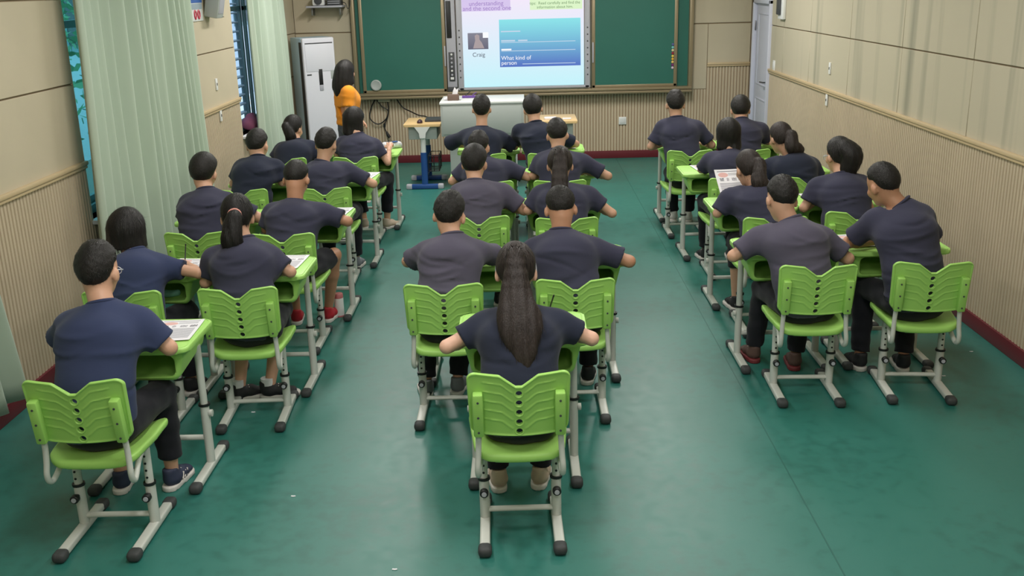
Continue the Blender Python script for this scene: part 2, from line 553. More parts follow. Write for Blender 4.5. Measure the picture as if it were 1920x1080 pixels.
PT = .012   # panel thickness
wl = wall_with_holes('wall_left', XL - PT - .2, XL - PT, [W1, W2], M['panel_back'], 'cream panelled wall with the curtained windows')
wr = wall_with_holes('wall_right', XR + PT, XR + PT + .2, [(12.36, 13.25, 0.0, 2.05)], M['panel_back'], 'cream panelled wall with ribbed taupe wainscot and door')
wf = struct(slab('wall_front', (XL - .2, YB + PT, 0), (XR + .2, YB + PT + .2, ZC), M['panel_back']), 'front wall behind the chalkboard')

def panels_x(wall, x, sgn, spans, material):
    """upper panels on a side wall; sgn -1 = right wall (facing -x)"""
    rows = [(HW + .012, HS - .005), (HS + .005, 2.262), (2.272, ZC)]
    for (a, b) in spans:
        for (z0, z1) in rows:
            MB().box((0, 0, 0), (PT, b - a - .008, z1 - z0), bev=.003, seg=1).build('panel', material, wall, loc=(x + sgn * -PT / 2, (a + b) / 2, (z0 + z1) / 2))

panels_x(wl, XL, 1, [(-.7, .2), (.2, 1.49), (1.49, 2.78), (2.78, 4.07), (4.07, 5.36), (5.36, 6.652), (8.55, 9.02), (9.02, 10.53), (12.25, 13.45)], M['panel'])
panels_x(wr, XR, -1, [(-.7, .33), (.33, 1.63), (1.63, 2.92), (2.92, 4.22), (4.22, 5.51), (5.51, 6.808), (6.808, 8.105), (8.105, 9.40), (9.40, 10.69), (10.69, 11.77), (11.77, 12.36)], M['panel_stain'])
# above-window / above-door fillers
MB().box((0, 0, 0), (PT, 1.898, ZC - 2.75)).build('panel', M['panel'], wl, loc=(XL - PT / 2, 7.601, (2.75 + ZC) / 2))
MB().box((0, 0, 0), (PT, 1.72, ZC - 2.75)).build('panel', M['panel'], wl, loc=(XL - PT / 2, 11.39, (2.75 + ZC) / 2))
MB().box((0, 0, 0), (PT, .89, ZC - 2.05)).build('panel', M['panel'], wr, loc=(XR + PT / 2, 12.805, (2.05 + ZC) / 2))
# front wall panels
for (x0, x1, z0, z1) in [(XL, -2.2, .1, 1.72), (XL, -2.2, 1.73, ZC), (-2.2, 2.2, .89, ZC), (2.2, XR, 1.73, ZC), (2.2, 2.44, .89, 1.72), (2.44, XR, 1.2, 1.72)]:
    MB().box((0, 0, 0), (x1 - x0 - .006, PT, z1 - z0 - .004), bev=.003, seg=1).build('panel', M['panel'], wf, loc=((x0 + x1) / 2, YB + PT / 2, (z0 + z1) / 2))

# ribbed wainscot: proud vertical ribs on the darker backing
def ribs(wall, axis, fixed, sgn, a, b, z0, z1, pitch=.039, wdt=.029, pr=.009):
    n = int((b - a) / pitch); V = []; F = []
    for i in range(n):
        c = a + (i + .5) * (b - a) / n; w = wdt / 2
        for (u, p) in ((c - w, 0), (c - w * .75, pr), (c + w * .75, pr), (c + w, 0)):
            for z in (z0, z1):
                q = fixed + sgn * p
                V.append((q, u, z) if axis == 'x' else (u, q, z))
        k = 8 * i
        for j in (0, 2, 4):
            F.append((k + j, k + j + 1, k + j + 3, k + j + 2))
        F.append((k + 1, k + 7, k + 5, k + 3))
    bm = bmesh.new(); me = bpy.data.meshes.new('wainscot_ribs'); me.from_pydata(V, [], F); bm.from_mesh(me)
    bmesh.ops.recalc_face_normals(bm, faces=bm.faces); bm.to_mesh(me); bm.free()
    me.materials.append(M['rib'])
    return tag(mobj('wainscot_ribs', me, wall), kind='stuff')

def backing(wall, lo, hi):
    return slab('wainscot_backing', lo, hi, M['rib_back'], wall)

def reparent_box(wall, lo, hi, material, name, bev=.004):
    return slab(name, lo, hi, material, wall, bev)

for (a, b) in ((YN, W1[0]), (W1[1], W2[0]), (W2[1], YB)):
    backing(wl, (XL - PT, a, .0), (XL - .008, b, HW)); ribs(wl, 'x', XL - .008, 1, a, b, .1, HW)
for w in (W1, W2):
    backing(wl, (XL - PT, w[0], .0), (XL - .008, w[1], w[2] - .03)); ribs(wl, 'x', XL - .008, 1, w[0], w[1], .1, w[2] - .03)
backing(wr, (XR + .008, YN, 0), (XR + PT, 12.36, HW)); ribs(wr, 'x', XR + .008, -1, YN, 12.36, .1, HW)
backing(wf, (-2.2, YB + .008, 0), (2.44, YB + PT, .89)); ribs(wf, 'y', YB + .008, -1, -2.2, 2.44, .1, .885)
backing(wf, (2.44, YB + .008, 0), (XR, YB + PT, 1.19)); ribs(wf, 'y', YB + .008, -1, 2.44, XR, .1, 1.19)

# wainscot cap rail (two lips) and baseboards
def cap_rail(wall, axis, fixed, sgn, a, b, z):
    mb = MB()
    if axis == 'x':
        mb.box((fixed + sgn * .012, (a + b) / 2, z + .014), (.03, b - a, .028), bev=.006)
        mb.box((fixed + sgn * .008, (a + b) / 2, z - .012), (.018, b - a, .022), bev=.004)
    else:
        mb.box(((a + b) / 2, fixed + sgn * .012, z + .014), (b - a, .03, .028), bev=.006)
        mb.box(((a + b) / 2, fixed + sgn * .008, z - .012), (b - a, .018, .022), bev=.004)
    return mb
n_trim = [0]
def trim(mb, label):
    n_trim[0] += 1
    return struct(mb.build('trim_%d' % n_trim[0], M['trim']), label)
trim(cap_rail(wl, 'x', XL, 1, YN, W1[0], HW), 'pale wooden cap rail of the wainscot before the first curtain')
trim(cap_rail(wl, 'x', XL, 1, W1[1], W2[0], HW), 'pale wooden cap rail of the wainscot between the two curtained windows')
trim(cap_rail(wr, 'x', XR, -1, YN, 12.36, HW), 'pale wooden cap rail of the long wainscot beside the door')
trim(cap_rail(wf, 'y', YB, -1, 2.44, XR, HW), 'pale wooden cap rail of the raised wainscot between chalkboard and door')
def bboard(name, lo, hi, label):
    return struct(slab(name, lo, hi, M['baseboard'], None, .003), label)
bboard('baseboard_left', (XL - .01, YN, 0), (XL + .016, YB, .1), 'dark red baseboard under the windows')
bboard('baseboard_right', (XR - .016, YN, 0), (XR + .01, 12.34, .1), 'dark red baseboard along the door wall')
bboard('baseboard_front', (XL, YB - .016, 0), (XR, YB + .01, .1), 'dark red baseboard under the chalkboard')

# ---- door in the right wall near the front corner
d1 = struct(empty('door_1', (XR, 12.805, 0)), 'white wooden door in the corner beside the chalkboard')
MB().box((.03, 0, 1.005), (.04, .80, 1.97), bev=.004).build('door_leaf', M['door'], d1)
for zc, hh in ((.5, .62), (1.42, .86)):
    mb = MB()
    for (cy, cz, dy, dz) in ((0, zc + hh / 2, .52, .02), (0, zc - hh / 2, .52, .02), (-.26, zc, .02, hh), (.26, zc, .02, hh)):
        mb.box((.008, cy, cz), (.012, dy, dz), bev=.005)
    mb.build('door_moulding', M['door'], d1)
mb = MB()
for cy in (-.425, .425): mb.box((.0, cy, 1.01), (.07, .05, 2.02), bev=.006)
mb.box((0, 0, 2.0), (.07, .9, .05), bev=.006)
mb.build('door_frame', M['door'], d1)
hd = MB().box((-.0, -.33, 1.0), (.012, .035, .22), bev=.004).build('handle_plate', M['dark_grey'], d1)
MB().tube([(0, -.33, 1.05), (-.05, -.33, 1.05), (-.055, -.30, 1.05), (-.055, -.2, 1.045)], .009).build('door_handle', M['dark_grey'], hd)
for z in (.35, 1.7):
    MB().box((-.004, .4, z), (.012, .03, .12), bev=.003).build('hinge', M['steel'], d1)
MB().box((0.09, 0, 1.0), (.02, .89, 2.05)).build('door_backing', M['panel_back'], d1)

# ---- windows
def window(n, w, glass, label):
    a, b, z0, z1 = w
    o = struct(empty('window_%d' % n, (XL - .12, (a + b) / 2, z0)), label)
    hw_ = (b - a) / 2; hh = z1 - z0
    mb = MB()
    for y in (-hw_ + .03, hw_ - .03): mb.box((0, y, hh / 2), (.07, .06, hh), bev=.005)
    for z in (.03, hh - .03): mb.box((0, 0, z), (.07, 2 * hw_, .06), bev=.005)
    mb.build('window_frame', M['win_frame'], o)
    for k, s in enumerate((-1, 1)):
        sash = MB(); yc = s * (hw_ - .06) / 2; ww = hw_ - .05
        for y in (-ww / 2 + .025, ww / 2 - .025): sash.box((0.02 * s, yc + y, hh / 2), (.035, .05, hh - .12), bev=.004)
        for z in (.085, hh - .085, 1.28): sash.box((.02 * s, yc, z), (.035, ww, .05), bev=.004)
        so = sash.build('sash', M['win_frame'], o)
        MB().box((.02 * s, yc, hh / 2), (.006, ww - .08, hh - .2)).build('pane', glass, so)
    MB().box((.09, 0, -.015), (.29, 2 * hw_ + .04, .03), bev=.006).build('window_sill', M['sill'], o)
    mr = MB()
    for y in (-hw_ - .004, hw_ + .004): mr.box((.055, y, hh / 2), (.13, .012, hh))
    mr.build('reveal', M['wall'], o)
    return o
w1 = window(1, W1, M['glass_teal'], 'teal tinted window behind the large pleated curtain')
w2 = window(2, W2, M['glass_blue'], 'window with white louvres behind the far curtain')
# louvre screen outside window 2
lv = empty('louvre_screen', (XL - .42, 11.39, .82)); tag(lv, 'white horizontal louvre screen outside the far window', 'louvre')
for k in range(18):
    MB().box((0, 0, 0), (.075, 1.75, .012), rot=Matrix.Rotation(R(6), 4, 'Y'), bev=.003, seg=1).build('slat', M['blind'], lv, loc=(0, 0, .06 + k * .105))
for y in (-.86, 0, .86):
    MB().box((0, y, .95), (.03, .035, 1.95)).build('upright', M['win_frame'], lv)
# outdoors: yard and a tree seen through the slit of window 1
struct(slab('ground_outside', (-14, -2, -.6), (XL - .25, 22, -.5), M['ground_out']), 'pale yard outside the windows')
rng = np.random.default_rng(7)
M['facade'] = mat('pale_blue_grey_facade', (206, 214, 222), .8)
neigh = tag(empty('neighbour_building', (-7.6, 14.0, -.5)), 'pale grey building across the yard outside the windows', 'building')
MB().box((-1, 14, 3), (2, 44, 6)).build('facade', M['facade'], neigh)
for k in range(9):
    wd2 = MB().box((.02, -4 + 2.6 * k, 2.6), (.06, 1.4, 1.5)).build('window', M['win_frame'], neigh)
    MB().box((.05, -4 + 2.6 * k, 2.6), (.02, 1.2, 1.3)).build('pane', M['dark_grey'], wd2)
tr = empty('tree', (-5.4, 11.2, -.5)); tag(tr, 'leafy green tree outside the curtained window', 'tree')
MB().tube([(0, 0, 0), (.05, .02, 1.2), (.0, .05, 2.4), (.1, 0, 3.2)], [.12, .1, .08, .05]).build('trunk', M['bark'], tr)
nl = 1500
c = rng.normal(size=(nl, 3)); c /= np.linalg.norm(c, axis=1)[:, None]; c *= (rng.random((nl, 1)) ** .4)
c = c * np.array([1.3, 2.6, 1.7]) + np.array([0, 0, 2.6])
a = rng.normal(size=(nl, 3)); a /= np.linalg.norm(a, axis=1)[:, None]
bb = np.cross(a, rng.normal(size=(nl, 3))); bb /= np.linalg.norm(bb, axis=1)[:, None]
sz = rng.uniform(.06, .11, (nl, 1))
V = np.stack([c - a * sz, c + bb * sz * .45, c + a * sz, c - bb * sz * .45], 1).reshape(-1, 3)
F = np.arange(nl * 4).reshape(-1, 4)
tag(mobj('foliage', new_mesh('foliage', V, F, M['leaf']), tr), kind='stuff')

# ---- ceiling light fixtures carrying the lamps, added fill rows included
M['tube'] = emis('lit_tube', (255, 250, 240), 6.0)
for i, (x, y, wv) in enumerate(LAMPS):
    place = ['added as fill, rearmost', 'second', 'third', 'fourth', 'foremost'][i // 2] + (' on the window side' if x < 0 else ' on the door side')
    f = tag(empty('ceiling_light', (x, y, ZC)), 'white twin-tube ceiling light, ' + place, 'light', 'ceiling lights')
    MB().box((0, 0, -.03), (.3, 1.25, .06), bev=.01).build('housing', M['white'], f)
    for s in (-.07, .07):
        MB().tube([(s, -.6, -.08), (s, .6, -.08)], .013).build('tube', M['tube'], f)
    ld = bpy.data.lights.new('lamp', 'AREA'); ld.shape = 'RECTANGLE'; ld.size = .28; ld.size_y = 1.2
    ld.energy = wv; ld.color = LAMP_COL
    lo_ = bpy.data.objects.new('lamp', ld); lo_.location = (0, 0, -.13); link(lo_, f)

# ---- curtains (pleated cloth with thickness)
def curtain(y0, y1, z0, z1, label, seed, flare=0.0, folds=9, hem_slope=0.0, lean=0.0):
    rs = np.random.default_rng(seed)
    nu, nv = 200, 26
    u = np.linspace(0, 1, nu); v = np.linspace(0, 1, nv)
    ph = 2 * PI * folds * (u + .012 * np.sin(2 * PI * 3 * u + seed) + .02 * np.sin(2 * PI * 1.3 * u))
    amp = .060 * (1 + .35 * np.sin(2 * PI * 2.1 * u + seed))
    U, Vv = np.meshgrid(u, v, indexing='ij')
    wav = (np.sin(ph)[:, None] * amp[:, None]) * (.75 + .35 * (1 - Vv)) + .006 * np.sin(2 * ph + 1)[:, None] * (1 - .5 * Vv)
    wav += .006 * np.sin(7 * Vv + 9 * U * 2 + seed)
    X = wav + .02 * (1 - Vv) ** 2
    Y = (y0 + (y1 - y0) * U) + flare * (1 - Vv) * (U - .3) + lean * (1 - Vv)
    Y += .015 * np.cos(ph)[:, None]
    Z = z0 + (z1 - z0) * Vv + hem_slope * (1 - Vv) * (U - .5) + .012 * np.sin(ph)[:, None] * (1 - Vv)
    Pf = np.stack([X, Y, Z], -1)
    gx = np.gradient(Pf, axis=0); gv = np.gradient(Pf, axis=1)
    nn = np.cross(gx, gv); nn /= np.linalg.norm(nn, axis=-1, keepdims=True)
    A = (Pf + nn * .0025).reshape(-1, 3); B = (Pf - nn * .0025).reshape(-1, 3)
    ym = (y0 + y1) / 2
    A[:, 1] -= ym; B[:, 1] -= ym
    idx = np.arange(nu * nv).reshape(nu, nv)
    q = np.stack([idx[:-1, :-1], idx[1:, :-1], idx[1:, 1:], idx[:-1, 1:]], -1).reshape(-1, 4)
    n0 = nu * nv
    rim = np.concatenate([idx[:, 0], idx[-1, 1:], idx[::-1, -1][1:], idx[0, ::-1][1:-1]])
    r2 = np.roll(rim, -1)
    Fq = np.concatenate([q, q[:, ::-1] + n0, np.stack([rim, rim + n0, r2 + n0, r2], 1)])
    o = tag(empty('curtain', (XL + .135, ym, 0)), label, 'curtain', 'mint green window curtains')
    me = new_mesh('cloth', np.concatenate([A, B]), Fq, M['curtain'], True)
    mobj('cloth', me, o)
    MB().tube([(0, (y0 - ym) - .1, z1 + .02), (0, (y1 - ym) + .1, z1 + .02)], .014).build('rod', M['steel'], o)
    hm = MB()
    for k in range(folds + 1):
        yy = (y0 - ym) + (y1 - y0) * k / folds
        hm.lathe([(.02, -.003), (.024, 0), (.02, .003), (.016, 0), (.02, -.003)], (0, yy, z1 + .02), 10, Matrix.Rotation(PI / 2, 4, 'X'))
    hm.build('rings', M['steel'], o)
    return o
curtain(6.55, 8.70, .16, 2.95, 'wide pleated mint green curtain along the window wall', 3, flare=.28, folds=13, lean=-.14)
curtain(10.80, 12.22, .16, 2.95, 'narrower mint green curtain next to the air conditioner', 5, flare=.2, folds=8, lean=-.1)
curtain(3.5, 4.60, .20, 2.95, 'mint green curtain cut off by the lower corner of the picture', 8, flare=.5, folds=6, lean=.06)

# ---- fittings on the side walls
def outlet(loc, sgn, label, big=(.012, .05, .11)):
    o = tag(empty('wall_outlet', loc), label, 'outlet', 'small white wall outlets')
    MB().box((sgn * .006, 0, 0), big, bev=.003).build('plate', M['white'], o)
    MB().box((sgn * .013, 0, 0), (.004, .018, .024), bev=.001).build('socket', M['dark_grey'], o)
    return o
outlet((XL, 9.773, 1.43), 1, 'small white outlet above the cap rail on the window wall')
outlet((XL + .004, 9.79, 1.13), 1, 'small white outlet below the cap rail on the window wall')
outlet((XR, 9.935, 1.426), -1, 'small white outlet above the cap rail on the door wall')
outlet((XR - .004, 9.957, 1.12), -1, 'small white outlet below the cap rail on the door wall')
o = tag(empty('light_switch', (XR, 12.13, 1.28)), 'white light switch on the wall right beside the door', 'switch')
MB().box((-.006, 0, 0), (.012, .086, .12), bev=.004).build('plate', M['white'], o)
MB().box((-.014, 0, 0), (.006, .06, .07), bev=.002).build('rocker', M['white'], o)
o = tag(empty('breaker_box', (XR, 11.83, 1.97)), 'white electric box with dark cover on the wall near the door', 'electric box')
MB().box((-.02, 0, 0), (.04, .22, .30), bev=.01).build('case', M['white'], o)
MB().box((-.052, 0.03, 0.0), (.03, .13, .2), bev=.012).build('cover', M['dark_grey'], o)
o = tag(empty('wall_socket', (1.336, YB - .004, .499)), 'square white socket plate on the ribbed front wall', 'socket')
MB().box((0, -.008, 0), (.1, .014, .1), bev=.004).build('plate', M['white'], o)
MB().box((0, -.017, 0), (.07, .006, .07), bev=.002).build('cover', M['grey_white'], o)
# safety poster with 00 on the left wall
o = tag(empty('wall_sign', (XL, 9.39, 2.20)), 'blue and white wall sign with red zeros beside the curtain', 'sign')
M['sign_blue'] = mat('blue_sign', (46, 92, 168), .5); M['sign_red'] = mat('red_print', (188, 44, 72), .5)
M['sign_grey'] = mat('grey_sign_band', (150, 164, 176), .5)
MB().box((.006, 0, 0), (.012, .36, .34), bev=.004).build('board', M['white'], o)
MB().box((.0135, 0, .078), (.003, .35, .175)).build('blue_band', M['sign_blue'], o)
MB().box((.0135, -.0, -.04), (.003, .32, .05)).build('grey_band', M['sign_grey'], o)
for y in (-.055, .045):
    pts = [(.014, y + .028 * math.cos(a), -.112 + .036 * math.sin(a)) for a in np.linspace(0, 2 * PI, 17)]
    MB().tube(pts, .008, 6).build('zero', M['sign_red'], o)
o = tag(empty('wall_speaker', (XL, 9.72, 2.24)), 'grey column loudspeaker hung on the window wall', 'loudspeaker')
MB().box((.1, 0, 0), (.13, .2, .38), rot=Matrix.Rotation(R(12), 4, 'Y'), bev=.012).build('cabinet', M['grey_panel'], o)
MB().box((.165, 0, .0), (.012, .16, .32), rot=Matrix.Rotation(R(12), 4, 'Y'), bev=.004).build('grille', M['silver'], o)
MB().box((.03, 0, .05), (.08, .05, .05)).build('bracket', M['dark_grey'], o)
MB().lathe([(0, 0), (.008, 0), (.008, .004), (0, .004)], (.135, .07, -.19), 10).build('indicator', M['black'], o)
# bag on the far window sill
g = Grid((-.16, -.22, -.02), (.16, .22, .24), .012)
g.econe((0, -.1, .07), (0, .1, .06), (.08, .07), (.07, .06), (1, 0, 0), .03).econe((0, -.02, .12), (0, .05, .14), (.05, .05), (.03, .03), (1, 0, 0), .04)
g.op(lambda D, X, Y, Z: np.maximum(D + .006 * np.sin(60 * Y) * np.sin(45 * Z), -Z))
tag(mobj('cloth_bag', net_mesh(g, 'cloth_bag', M['pink']), None, (XL - .02, 10.98, .835)), 'crumpled pink cloth bag on the far window sill', 'bag')

# ================================================================== FRONT WALL EQUIPMENT
yf = YB
cb = tag(empty('chalkboard', (0, yf, 0)), 'long sliding green chalkboard in a bronze aluminium frame', 'chalkboard')
mb = MB()
for x in (-2.155, 2.205): mb.box((x, -.06, 1.6), (.05, .12, 1.42), bev=.006)
mb.box((.025, -.06, 2.30), (4.40, .12, .05), bev=.006)
mb.box((.025, -.075, .925), (4.40, .15, .035), bev=.006)
mb.build('outer_frame', M['frame_bronze'], cb)
MB().box((.025, -.11, .885), (4.40, .10, .035), bev=.01).build('chalk_ledge', M['frame_bronze'], cb)
for (x0, x1, nm) in ((-2.13, -.99, 'fixed_board'), (.93, 2.18, 'fixed_board')):
    MB().box(((x0 + x1) / 2, -.02, 1.6), (x1 - x0, .02, 1.35)).build(nm, M['board'], cb)
for (x0, x1) in ((-2.075, -.975), (.925, 2.03)):
    p = MB().box(((x0 + x1) / 2, -.085, 1.62), (x1 - x0 - .05, .018, 1.32)).build('sliding_board', M['board'], cb)
    mb = MB()
    for x in (x0 + .02, x1 - .02): mb.box((x, -.085, 1.62), (.045, .03, 1.35), bev=.005)
    for z in (.962, 2.27): mb.box(((x0 + x1) / 2, -.085, z), (x1 - x0, .03, .04), bev=.005)
    mb.build('sliding_frame', M['frame_bronze'], p)
    xh = x1 - .01 if x0 < 0 else x0 + .012
    MB().box((xh, -.108, 1.4), (.02, .018, .26), bev=.006).build('pull_handle', M['silver'], p)
# round grey magnet clock / eraser on the left sliding board
o = tag(MB().lathe([(0, -.02), (.062, -.02), (.07, -.012), (.07, .01), (.058, .016), (.05, .012), (0, .012)], (0, 0, 0), 24, Matrix.Rotation(PI / 2, 4, 'X')).build('round_magnet', M['grey_panel'], None, (-1.905, yf - .112, 1.05)), 'round grey magnetic disc low on the green chalkboard', 'magnet')
mc = [(90, 96, 150), (120, 190, 190), (214, 204, 160), (150, 40, 60), (226, 196, 88), (222, 170, 60), (226, 190, 110), (120, 40, 110), (214, 190, 208)]
mn = ['violet', 'pale teal', 'cream', 'dark red', 'yellow', 'orange', 'sand coloured', 'purple', 'pale pink']
for k, (cc, nn_) in enumerate(zip(mc, mn)):
    mm = mat('magnet_' + nn_.replace(' ', '_'), cc, .35)
    tag(MB().lathe([(0, .014), (.012, .013), (.0165, .008), (.0165, 0), (0, 0)], (0, 0, 0), 14, Matrix.Rotation(PI / 2, 4, 'X')).build('board_magnet', mm, None, (1.972, yf - .095, 1.478 - k * .037)),
        nn_ + ' round magnet in the column on the chalkboard', 'magnet', 'column of coloured board magnets')

# ---- interactive whiteboard with the lit lesson slide
wb = tag(empty('interactive_whiteboard', (0, yf, 0)), 'interactive whiteboard showing a bright lesson slide between green boards', 'whiteboard')
yw = -.10
mb = MB()
for x, w_ in ((-.785, .075), (.865, .065)): mb.box((x, yw - .0, 1.62), (w_, .05, 1.32), bev=.006)
mb.box((.04, yw, .975), (1.70, .05, .03), bev=.006); mb.box((.04, yw, 2.275), (1.70, .05, .03), bev=.006)
mb.build('frame', M['silver'], wb)
for s_, xx in ((-1, -.79), (1, .866)):
    for k in range(8):
        MB().box((xx, yw - .027, 1.72 - k * .085), (.016, .004, .018), bev=.001, seg=1).build('icon_button', M['dark_grey'], wb)
scr = MB().box((.035, yw - .008, 1.63), (1.57, .02, 1.27)).build('screen', emis_grad('slide_background', (198, 244, 252), (250, 232, 250), 1.0), wb)
def rect(name, x0, x1, z0, z1, m, dy):
    return MB().box(((x0 + x1) / 2, dy, (z0 + z1) / 2), (x1 - x0, .002, z1 - z0)).build(name, m, scr)
ys = yw - .020
M['s_white'] = emis('slide_white', (250, 252, 255), 1.0)
M['s_line'] = emis('slide_rule_line', (206, 226, 246), .9)
rect('slide_title_box', -.745, -.12, 1.953, 2.25, emis('slide_lilac', (216, 200, 238), 1.0), ys)
rect('slide_tip_box', .13, .80, 1.953, 2.25, emis('slide_lime', (222, 246, 202), 1.0), ys)
rect('slide_question_box', -.272, .776, 1.244, 1.842, emis_grad('slide_blue', (92, 118, 200), (146, 234, 240), .95), ys)
rect('slide_picture', -.68, -.417, 1.478, 1.684, emis_grad('slide_photo', (118, 118, 136), (150, 150, 164), .8), ys)
rect('slide_picture_icon', -.485, -.412, 1.62, 1.69, M['s_white'], ys - .002)
g_ = MB(); g_.prism([(-.615, 1.49), (-.47, 1.49), (-.50, 1.56), (-.53, 1.60), (-.53, 1.65), (-.56, 1.668), (-.59, 1.65), (-.585, 1.59)], 0, .002, mt=Matrix(((1, 0, 0, 0), (0, 0, 1, ys - .0025), (0, 1, 0, 0), (0, 0, 0, 1))))
g_.build('slide_picture_figure', emis('slide_photo_light', (190, 176, 178), .8), scr, smooth=False)
for z in (1.555, 1.447, 1.278):
    rect('slide_rule', .02 if z < 1.3 else -.25, .71, z - .004, z + .004, M['s_line'], ys - .002)
rect('slide_blank', -.25, -.07, 1.567, 1.585, M['s_line'], ys - .002); rect('slide_blank', -.03, .09, 1.567, 1.585, M['s_line'], ys - .002)
rect('slide_blank', -.25, -.12, 1.455, 1.475, M['s_white'], ys - .002); rect('slide_blank', -.25, .0, 1.685, 1.70, M['s_line'], ys - .002)
def text(s, x, z, size, m, parent, y=None, rot=(PI / 2, 0, 0), align='LEFT', name='lettering'):
    cu = bpy.data.curves.new(name, 'FONT'); cu.body = s; cu.size = size; cu.extrude = .0006; cu.align_x = align
    cu.materials.append(m)
    tmp = bpy.data.objects.new('tmp', cu); COL.objects.link(tmp)
    me = bpy.data.meshes.new_from_object(tmp.evaluated_get(bpy.context.evaluated_depsgraph_get()))
    bpy.data.objects.remove(tmp)
    return mobj(name, me, parent, (x, ys - .004 if y is None else y, z), rot)
M['t_lilac'] = emis('text_lilac', (168, 138, 206), .9); M['t_green'] = emis('text_grey_green', (112, 150, 104), .9); M['t_dark'] = emis('text_dark', (84, 84, 104), .8)
text('understanding', -.43, 2.022, .078, M['t_lilac'], scr, align='CENTER')
text('and the second one', -.42, 1.962, .078, M['t_lilac'], scr, align='CENTER')
text('tips:  Read carefully and find the', .45, 2.018, .05, M['t_green'], scr, align='CENTER')
text('information about him.', .45, 1.968, .05, M['t_green'], scr, align='CENTER')
text('Craig', -.545, 1.385, .075, M['t_dark'], scr, align='CENTER')
text('What kind of', -.255, 1.335, .072, M['s_white'], scr)
text('person', -.255, 1.273, .072, M['s_white'], scr)
# control column left of the screen
cc_ = tag(empty('control_console', (-.90, yf, 0)), 'grey control column with black speaker strip and button panel', 'control panel')
MB().box((.0, -.08, 1.6), (.125, .05, 1.28), bev=.006).build('column', M['silver'], cc_)
MB().box((-.02, -.11, 1.86), (.062, .02, .46), bev=.004).build('speaker_grille', M['black'], cc_)
MB().box((0.0, -.11, 1.265), (.074, .02, .37), bev=.006).build('button_panel', M['dark_grey'], cc_)
for k in range(6):
    MB().lathe([(0, .01), (.012, .008), (.015, 0), (0, 0)], (.0, -.121, 1.42 - k * .052), 10, Matrix.Rotation(PI / 2, 4, 'X')).build('button', M['white'] if k in (0, 4) else M['silver'], cc_)
MB().box((0, -.122, 1.115), (.044, .006, .03), bev=.002).build('usb_cover', M['white'], cc_)
MB().box((0, -.085, .975), (.13, .055, .06), bev=.004).build('column_foot', M['dark_grey'], cc_)

# hanging cables
def cable(pts, r, label, n=1):
    P_ = [Vector(p) for p in pts]; out = []
    for i in range(len(P_) - 1):
        p0 = P_[max(i - 1, 0)]; p1 = P_[i]; p2 = P_[i + 1]; p3 = P_[min(i + 2, len(P_) - 1)]
        for k in range(6):
            t = k / 6
            out.append(.5 * ((2 * p1) + (p2 - p0) * t + (2 * p0 - 5 * p1 + 4 * p2 - p3) * t * t + (3 * p1 - p0 - 3 * p2 + p3) * t ** 3))
    out.append(P_[-1])
    return out
o = tag(empty('looped_cable', (-1.9, yf - .05, .87)), 'black looped cable with plug hanging under the chalkboard', 'cable')
MB().tube(cable([(-.03, 0, 0), (-.1, 0, -.12), (-.12, 0, -.26), (-.02, 0, -.335), (.09, 0, -.27), (.13, 0, -.15), (.12, 0, -.03), (.12, .0, .02)], .008, ''), .008, 8).build('cord', M['black'], o)
MB().tube(cable([(-.03, 0.01, 0), (.04, .01, -.1), (.12, .01, -.16), (.11, .01, -.25), (.06, .01, -.36), (.09, .01, -.46)], .007, ''), .007, 8).build('cord', M['black'], o)
MB().tube([(.085, .01, -.44), (.105, .01, -.49), (.125, .01, -.52)], [.012, .022, .018], 8).build('plug', M['black'], o)
MB().tube([(.065, .01, -.33), (.06, .01, -.38)], .016, 8).build('joint', M['black'], o)
o = tag(empty('slack_cable', (-1.66, yf - .05, .87)), 'black slack cable running from the chalkboard down to the side desk', 'cable')
MB().tube(cable([(0, 0, 0), (.08, 0, -.12), (.2, -.1, -.17), (.34, -.5, -.17), (.46, -1.0, -.12), (.55, -1.35, -.10)], .008, ''), .008, 8).build('cord', M['black'], o)
o = tag(empty('junction_box', (-1.82, yf, .85)), 'small beige cable box under the chalkboard', 'cable box')
MB().box((0, -.03, 0), (.16, .06, .05), bev=.005).build('box', M['panel'], o)

# wall shelf with a projector-like device
o = tag(empty('wall_shelf', (-2.48, yf, 2.06)), 'small grey wall shelf above the air conditioner', 'shelf')
MB().box((0, -.14, .0), (.46, .28, .025), bev=.005).build('board', M['silver'], o)
for x in (-.18, .18): MB().box((x, -.08, -.06), (.02, .16, .1), bev=.003).build('bracket', M['steel'], o)
o = tag(empty('wireless_router', (-2.56, yf - .15, 2.073)), 'pale round speaker standing on the wall shelf', 'speaker')
MB().box((0, 0, .06), (.16, .14, .12), bev=.02).build('body', M['white'], o)
MB().lathe([(0, .0), (.045, 0), (.05, .008), (.03, .012), (0, .008)], (0, -.07, .06), 18, Matrix.Rotation(PI / 2, 4, 'X')).build('cone', M['dark_grey'], o)
o = tag(empty('amplifier', (-2.36, yf - .15, 2.073)), 'dark grey amplifier box with cables on the wall shelf', 'amplifier')
MB().box((0, 0, .05), (.18, .18, .10), bev=.006).build('case', M['dark_grey'], o)
for k in range(3): MB().box((0, -.091, .025 + k * .025), (.15, .004, .008)).build('vent', M['silver'], o)
MB().tube(cable([(.09, -.02, .04), (.14, -.03, .02), (.16, -.04, -.04), (.19, -.02, -.02), (.2, .0, .1)], .005, ''), .005, 6).build('cord', M['black'], o)

